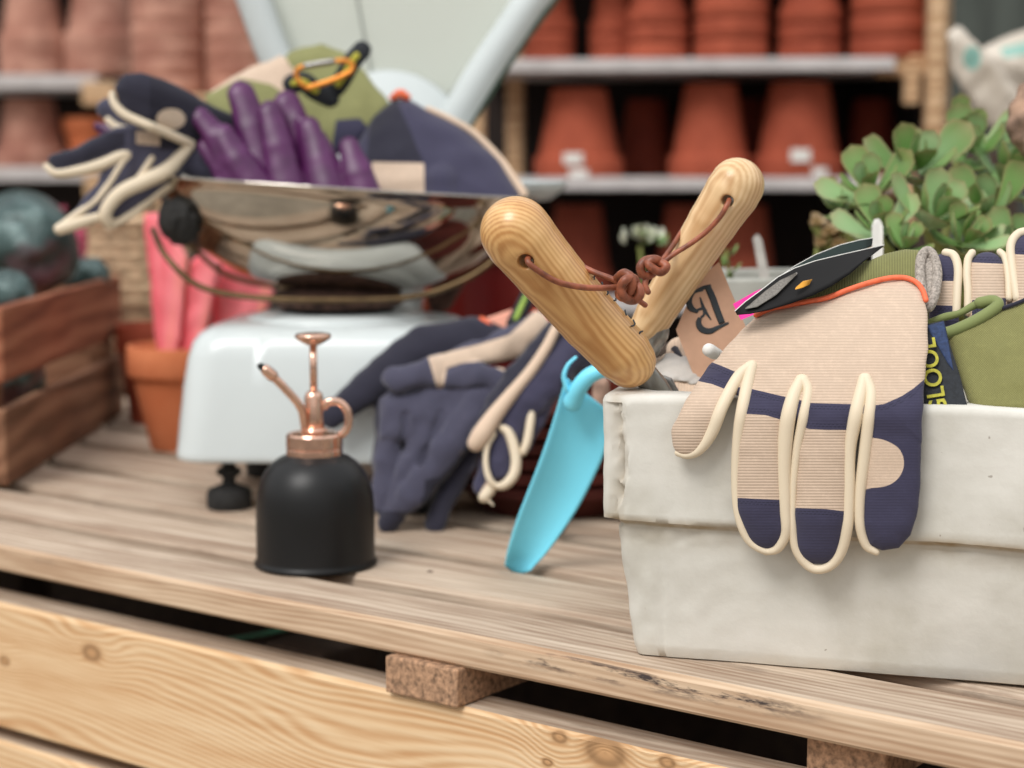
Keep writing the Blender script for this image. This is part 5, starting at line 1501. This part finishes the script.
def rosette(px, py, Y, L, parent, mat, n=10, lean=(0, -1, .5), wd=.42, stem_to=None):
    c = P(px, py, Y); Ls = L * Y / F
    ax = Vector(lean).normalized()
    q = Vector((0, 0, 1)).rotation_difference(ax)
    V = []; Fc = []; ed = []; hu = []
    for k in range(n):
        a = k * 2.39996 + rs.uniform(-.2, .2)
        f = (k + .6) / n
        el = math.radians(80 - 78 * f ** .8)
        dv = Vector((math.cos(a) * math.cos(el), math.sin(a) * math.cos(el), math.sin(el)))
        up = Vector((-math.cos(a) * math.sin(el), -math.sin(a) * math.sin(el), math.cos(el)))
        l = Ls * (.45 + .6 * f) * rs.uniform(.88, 1.1)
        v_, f_, e_ = leaf(c + q @ (dv * Ls * .08) - ax * Ls * .25 * f, q @ dv, q @ up, l, l * wd, curl=.25 + .15 * f)
        n0 = len(V); V += v_; Fc += [tuple(i + n0 for i in g_) for g_ in f_]; ed += e_; hu += [rs.uniform(0, 1)] * len(v_)
    mk('leaf_rosette', V, Fc, mat, parent, attrs={'edge': ed, 'hue': hu})
    if stem_to is not None:
        m_ = (Vector(stem_to) + c) / 2 + Vector((rs.uniform(-.01, .01), 0, -.01))
        V, Fc = sweep([stem_to, m_, c - ax * Ls * .3], [.004, .0036, .0032], 8); mk('stem', V, Fc, M['stem'], parent)
M['stem'] = simple('succulent_stem', srgb(150, 156, 86), .6, var=.2)
pc = Vector((P(955, 200, 1.46).x, 1.46, TZ))
su = empty('succulent', pc + Vector((0, 0, .13)), 'bushy green rosette succulent behind the concrete trough at the right', 'plant')
for (px, py, Y, L, n) in [(918, 168, 1.42, 66, 11), (868, 190, 1.40, 54, 10), (970, 150, 1.46, 66, 11), (1008, 172, 1.44, 60, 11), (935, 215, 1.36, 64, 11), (988, 210, 1.37, 62, 11), (880, 228, 1.36, 52, 10), (842, 205, 1.42, 38, 9), (965, 240, 1.33, 52, 9), (1015, 245, 1.34, 52, 9), (1045, 205, 1.42, 60, 9), (966, 132, 1.50, 38, 8), (905, 245, 1.33, 40, 8)]:
    rosette(px, py, Y, L, su, M['leaf'], n, (rs.uniform(-.5, .5), -.7, rs.uniform(.4, .95)), .31, pc + Vector((rs.uniform(-.05, .05), rs.uniform(-.04, .04), .155)))
pot(pc, .088, .062, .158, M['terra_orange'], 'terracotta pot holding the green rosette succulent, hidden behind the concrete trough', False)
V, Fc = lathe([(0, .12), (.076, .12), (.077, .150), (0, .153)], pc, 40); tag(mk('potting_soil', V, Fc, simple('soil', srgb(60, 46, 36), .95, var=.3, scale=200, bump=.8)), 'dark potting soil around the succulent stems', 'soil', kind='stuff')
# small reddish sedum
t = simple('sedum_leaf', srgb(176, 150, 110), .5, var=.3, scale=60)
sp_ = Vector((P(838, 235, 1.52).x, 1.52, TZ))
sd = empty('sedum', sp_ + Vector((0, 0, .1)), 'small reddish green sedum sprigs left of the succulent, above the white plant label', 'plant')
M['sedum'] = t
for (px, py, L) in [(815, 222, 12), (828, 232, 13), (842, 226, 12), (852, 236, 13), (838, 244, 14), (820, 242, 12), (860, 246, 14), (846, 256, 14)]:
    rosette(px, py, 1.52, L, sd, t, 9, (rs.uniform(-.4, .4), -.6, .8), .5, sp_ + Vector((rs.uniform(-.02, .02), 0, .19)))
pot(sp_, .05, .036, .19, M['terra_dark'], 'small dark terracotta pot under the sedum, behind the trough', False)
# plant labels
V, Fc = plate([P(873, 330, 1.30), P(883, 330, 1.30), P(883, 226, 1.31), P(880, 219, 1.312), P(875, 219, 1.312), P(872, 226, 1.31)], (0, .0012, 0))
tag(mk('plant_label', V, Fc, M['white_edge'], smooth=False), 'white plastic plant label standing upright in front of the succulent', 'plant label')
V, Fc = plate([P(762, 290, 1.50), P(772, 290, 1.50), P(762, 240, 1.52), P(758, 234, 1.522), P(753, 238, 1.52)], (0, .0012, 0))
tag(mk('plant_label', V, Fc, simple('grey_plastic', srgb(178, 172, 164), .6, bump=0), smooth=False), 'leaning grey plant label in the grey tray behind the kraft tag', 'plant label')
# grey seed tray with seedlings
tr = empty('grey_planter', (P(790, 0, 1.5).x, 1.5, TZ), 'pale grey planter of seedlings half hidden behind the kraft tag and black card', 'planter')
xa, xb = P(715, 0, 1.48).x, P(858, 0, 1.48).x; zt_ = P(760, 279, 1.45).z
gm_ = simple('pale_grey_clay', srgb(176, 176, 168), .7, var=.08)
for (x0, x1, y0, y1) in [(xa, xb, 1.45, 1.458), (xa, xb, 1.60, 1.608), (xa, xa + .008, 1.458, 1.60), (xb - .008, xb, 1.458, 1.60)]:
    V, Fc = boxv((x0 + x1) / 2, (y0 + y1) / 2, (TZ + zt_) / 2, x1 - x0, y1 - y0, zt_ - TZ, 0, .002); mk('side', V, Fc, gm_, tr, smooth=False)
V, Fc = boxv((xa + xb) / 2, 1.53, TZ + (zt_ - TZ) / 2 - .01, xb - xa - .02, .138, zt_ - TZ - .02, 0, .001); mk('soil', V, Fc, M['darkwood'], tr, smooth=False)
sg = empty('seedling', P(728, 290, 1.49), 'thin green seedling right of the upright wooden handle', 'plant')
for k in range(9):
    px, py = 728 + rs.uniform(-7, 7), 256 + k * 4
    v_, f_, e_ = leaf(P(px, py, 1.49), (rs.uniform(-1, 1), -.4, rs.uniform(.2, .8)), (0, -.5, 1), .012, .004, .2, .0006)
    mk('leaf', v_, f_, M['leaf'], sg, attrs={'edge': e_, 'hue': [.3] * len(e_)})
V, Fc = sweep([P(727, 296, 1.49), P(729, 270, 1.49), P(726, 250, 1.49)], [.0014, .0012, .0008], 8); mk('stem', V, Fc, M['stem'], sg)
# white-green flower
fp = P(640, 238, 1.85)
fw = empty('flowering_plant', (fp.x, fp.y, TZ), 'small white and green flower head seen between the two wooden handles', 'plant')
V, Fc = sweep([(fp.x, fp.y, TZ + .03), (fp.x + .01, fp.y, TZ + .12), fp - Vector((0, 0, .01))], [.003, .0025, .002], 8); mk('stem', V, Fc, M['stem'], fw)
pale = simple('white_petals', srgb(232, 234, 214), .6, var=.05, bump=0)
for k in range(26):
    a = rs.uniform(-1, 1); px = 641 + a * 19; py = 237 + abs(a) * 5 + rs.uniform(-5, 4)
    top = k % 3 != 0
    v_, f_, e_ = leaf(P(px, py, 1.85 + rs.uniform(-.015, .015)), (a + rs.uniform(-.4, .4), -.5, .8 if top else -.1), (0, -.6, .6), .012, .005, .3, .001)
    mk('petal' if top else 'sepal', v_, f_, pale if top else M['leaf'], fw, attrs={'edge': e_, 'hue': [.2] * len(e_)})
pot(Vector((fp.x, fp.y, TZ)), .05, .034, .09, M['terra_dark'], 'small pot holding the white flowering plant, hidden behind the tools', False)

# ================================================================ crate at the left
CX = -0.478
cr = empty('wooden_crate', (CX - .2, 1.94, TZ), 'red-brown stained slatted wooden crate at the left edge, holding shiny wrapped balls', 'crate')
M['crate'] = wood('red_brown_crate', srgb(152, 94, 68), srgb(112, 62, 44), srgb(178, 122, 94), freq=240, wob=.006, dirt=.6, dirtcol=srgb(84, 52, 40))
M['cratelow'] = wood('brown_crate', srgb(138, 98, 74), srgb(100, 68, 48), srgb(164, 126, 98), freq=240, wob=.006, dirt=.6, dirtcol=srgb(84, 58, 44))
ya, yb = 1.685, 2.20
def cbx(name, x0, x1, y0, y1, z0, z1, mat, rot=0):
    sx_l, sy_l = x1 - x0, y1 - y0
    if sy_l > sx_l:   # local x along the long side
        V, Fc = boxv(0, 0, 0, sy_l, sx_l, z1 - z0, 0, .003)
        me_o = mk(name, V, Fc, mat, cr, smooth=False, origin=(0, 0, 0))
        me_o.location = Vector(((x0 + x1) / 2, (y0 + y1) / 2, TZ + (z0 + z1) / 2)) - wloc(cr); me_o.rotation_euler = (0, 0, math.pi / 2)
    else:
        V, Fc = boxv(0, 0, 0, sx_l, sy_l, z1 - z0, 0, .003)
        me_o = mk(name, V, Fc, mat, cr, smooth=False, origin=(0, 0, 0))
        me_o.location = Vector(((x0 + x1) / 2, (y0 + y1) / 2, TZ + (z0 + z1) / 2)) - wloc(cr)
    return me_o
for (x0, x1) in [(CX - .012, CX), (CX - .42, CX - .408)]:
    cbx('upper_slat', x0, x1, ya, yb, .100, .172, M['crate']); cbx('lower_slat', x0, x1, ya, yb, .002, .075, M['cratelow'])
for (y0, y1) in [(ya, ya + .014), (yb - .014, yb)]:
    cbx('end_board', CX - .408, CX - .012, y0, y1, .002, .165, M['cratelow'])
for (x, y) in [(CX - .034, ya + .014), (CX - .034, yb - .036), (CX - .408, ya + .014), (CX - .408, yb - .036)]:
    cbx('corner_post', x, x + .022, y, y + .022, .0, .168, M['cratelow'])
cbx('base_board', CX - .40, CX - .02, ya + .02, yb - .02, .001, .010, M['cratelow'])
t = NT('wrapped_ball'); v = t.objco(); n_ = t.noise(22, v, 5, .7, 1.2); n2_ = t.noise(8, v, 3)
c_ = t.ramp(n_, [(.3, srgb(34, 48, 47)), (.52, srgb(62, 84, 82)), (.8, srgb(128, 150, 148))])
c_ = t.mix(t.math('MULTIPLY', t.math('SUBTRACT', n2_, .52, clamp=True), 5.0, clamp=True), c_, srgb(150, 96, 108))
M['foil'] = t.fin(c_, .3, .25, t.bump(n_, .8, .006), .6)
for (px, py, Y, r, lb) in [(22, 246, 2.02, 55, 'large dark teal ball wrapped in shiny film, resting on top in the wooden crate'), (6, 300, 1.86, 31, 'small grey-green wrapped ball low in the crate at the left edge of the photo'), (86, 280, 2.14, 24, 'small teal wrapped ball in the far corner of the wooden crate'), (-6, 372, 1.86, 50, 'wrapped ball added low in the crate to block light, glimpsed between its side slats')]:  # last ball is added low inside to block light through the slat gap
    f_ = wrinkle(chain((px, py, 0, r), (px + 1, py, 0, r)), r * .04, r * .7, abs(int(px)))
    o = blob('wrapped_ball', f_, (px - r * 1.2, py - r * 1.2, px + r * 1.2, py + r * 1.2, -r * 1.2, r * 1.2), r / 18, mapper(Y, 1), M['foil'])
    tag(o, lb, 'ball', 'wrapped balls in the crate')
# magenta packets behind
for i, (px, py, w_, h_, lb) in enumerate([(72, 236, 30, 34, 'dull magenta packet standing behind the wrapped ball'), (58, 216, 16, 20, 'small dull pink packet top behind the large wrapped ball')]):
    o = blob('seed_packet', wrinkle(pill([(px - w_ / 2, py - h_ / 2), (px + w_ / 2, py - h_ / 2), (px + w_ / 2, 398), (px - w_ / 2, 398)], 5, 0), .8, 16, i), (px - w_, py - h_, px + w_, 406, -10, 10), 2, mapper(2.32, 1), simple('dull_magenta', srgb(176, 70, 96), .6, var=.2))
    tag(o, lb, 'packet', 'packets behind the crate')

# ================================================================ pot with pink sleeves
pp = Vector((P(184, 400, 1.94).x, 1.94, TZ))
pot(pp, .060, .036, .112, M['terra_orange'], 'upright orange terracotta pot holding pink sleeves, between the crate and the scale', False, rim=.30)
p2 = Vector((P(156, 400, 2.14).x, 2.14, TZ))
pot(p2, .046, .030, .118, M['terra'], 'terracotta pot just behind the orange pot of pink sleeves', False, rim=.3)
t = NT('coral_pink_film'); v = t.objco(); n_ = t.noise(1.0, t.mapping(v, scale=(60, 60, 6)), 3)
c_ = t.ramp(n_, [(.35, srgb(238, 100, 112)), (.6, srgb(250, 140, 146)), (.78, srgb(248, 170, 130))])
M['pink'] = t.fin(c_, .42, 0, t.bump(n_, .4, .003), .5)
for (poly, zx, z0, Y, lb, bx) in [([(143, 214), (160, 212), (188, 258), (184, 300), (178, 362), (158, 362), (150, 290)], .5, 0, 1.925, 'tall coral pink sleeve with an orange streak, leftmost in the orange pot', (132, 200, 200, 374)),
                          ([(190, 262), (204, 250), (220, 262), (210, 320), (198, 362), (174, 362), (184, 300)], .3, 8, 1.93, 'narrow coral pink sleeve in the middle of the orange pot', (164, 240, 232, 374)),
                          ([(222, 262), (246, 262), (276, 292), (258, 330), (232, 366), (204, 366), (212, 310)], -.2, 2, 1.945, 'wide coral pink sleeve leaning right in the orange pot, partly under the scale pan', (194, 250, 288, 378))]:
    o = blob('pink_sleeve', wrinkle(pill(poly, 6, z0, zx=zx), .8, 30, int(bx[0])), (bx[0], bx[1], bx[2], bx[3], -34, 40), 1.6, mapper(Y, 1), M['pink'])
    tag(o, lb, 'sleeve', 'pink sleeves in the orange pot')

# wicker basket behind
wk = Vector((P(140, 400, 2.45).x, 2.45, TZ))
bk = empty('wicker_basket', wk, 'pale wicker basket behind the crate corner and the pink sleeves', 'basket')
M['wick'] = simple('pale_wicker', srgb(206, 176, 142), .8, var=.2, scale=60, bump=.4)
M['wickd'] = simple('dark_wicker', srgb(120, 88, 66), .8, var=.25, scale=60, bump=.4)
zt_ = P(140, 215, 2.40).z - TZ
V, Fc = lathe([(0, 0), (.055, 0), (.066, zt_ * .5), (.07, zt_ * .98), (.064, zt_ * .98), (.05, .01), (0, .01)], wk, 36); mk('liner', V, Fc, M['wick'], bk)
nn = 16
for i in range(nn):
    z = .01 + (zt_ - .02) * i / (nn - 1); r = .056 + .016 * i / nn
    W_ = [wk + Vector(((r + .001 * math.sin(a * 12 + i * math.pi)) * math.cos(a), (r + .001 * math.sin(a * 12 + i * math.pi)) * math.sin(a), z)) for a in [2 * math.pi * k_ / 60 for k_ in range(60)]]
    V, Fc = sweep(W_, [.0065 if i in (8, 9, 15) else .0042] * 60, 8, closed=True); mk('woven_ring', V, Fc, M['wick'] if i > 7 else M['wickd'], bk)

# ================================================================ red pots and saucers between scale and trough
M['redglaze'] = simple('dark_red_glaze', srgb(128, 26, 26), .3, var=.1, scale=12, bump=.02)
base_ = Vector((P(492, 400, 2.02).x, 2.02, TZ))
pot(base_, .072, .045, .222, M['redglaze'], 'deep red glazed pot behind the left wooden handle, right of the scale', False, rim=.12, name='glazed_pot')
base_ = Vector((P(452, 400, 1.93).x - .0, 2.10, TZ))
for i in range(4):
    o = pot_at('side', base_ + Vector((0, 0, i * .034)), M['terra'], .072, .05, .105, ['bottom', 'second', 'third', 'top'][i] + ' pot of the terracotta stack right of the scale, under the pan edge', 'terracotta stack beside the scale', inverted=False, rim=.3)
# stacked saucers behind the blue trowel
sc0 = Vector((P(552, 500, 1.60).x, 1.60, TZ))
M['saucer'] = mat_terra('shaded_red_saucer', srgb(70, 30, 24), srgb(92, 40, 32))  # shade behind the trowel is put into this dark colour
proto = None
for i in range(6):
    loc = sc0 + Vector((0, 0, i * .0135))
    lb = ['bottom', 'second', 'third', 'fourth', 'fifth', 'top'][i] + ' shade-darkened red-brown saucer of the stack behind the blue trowel'
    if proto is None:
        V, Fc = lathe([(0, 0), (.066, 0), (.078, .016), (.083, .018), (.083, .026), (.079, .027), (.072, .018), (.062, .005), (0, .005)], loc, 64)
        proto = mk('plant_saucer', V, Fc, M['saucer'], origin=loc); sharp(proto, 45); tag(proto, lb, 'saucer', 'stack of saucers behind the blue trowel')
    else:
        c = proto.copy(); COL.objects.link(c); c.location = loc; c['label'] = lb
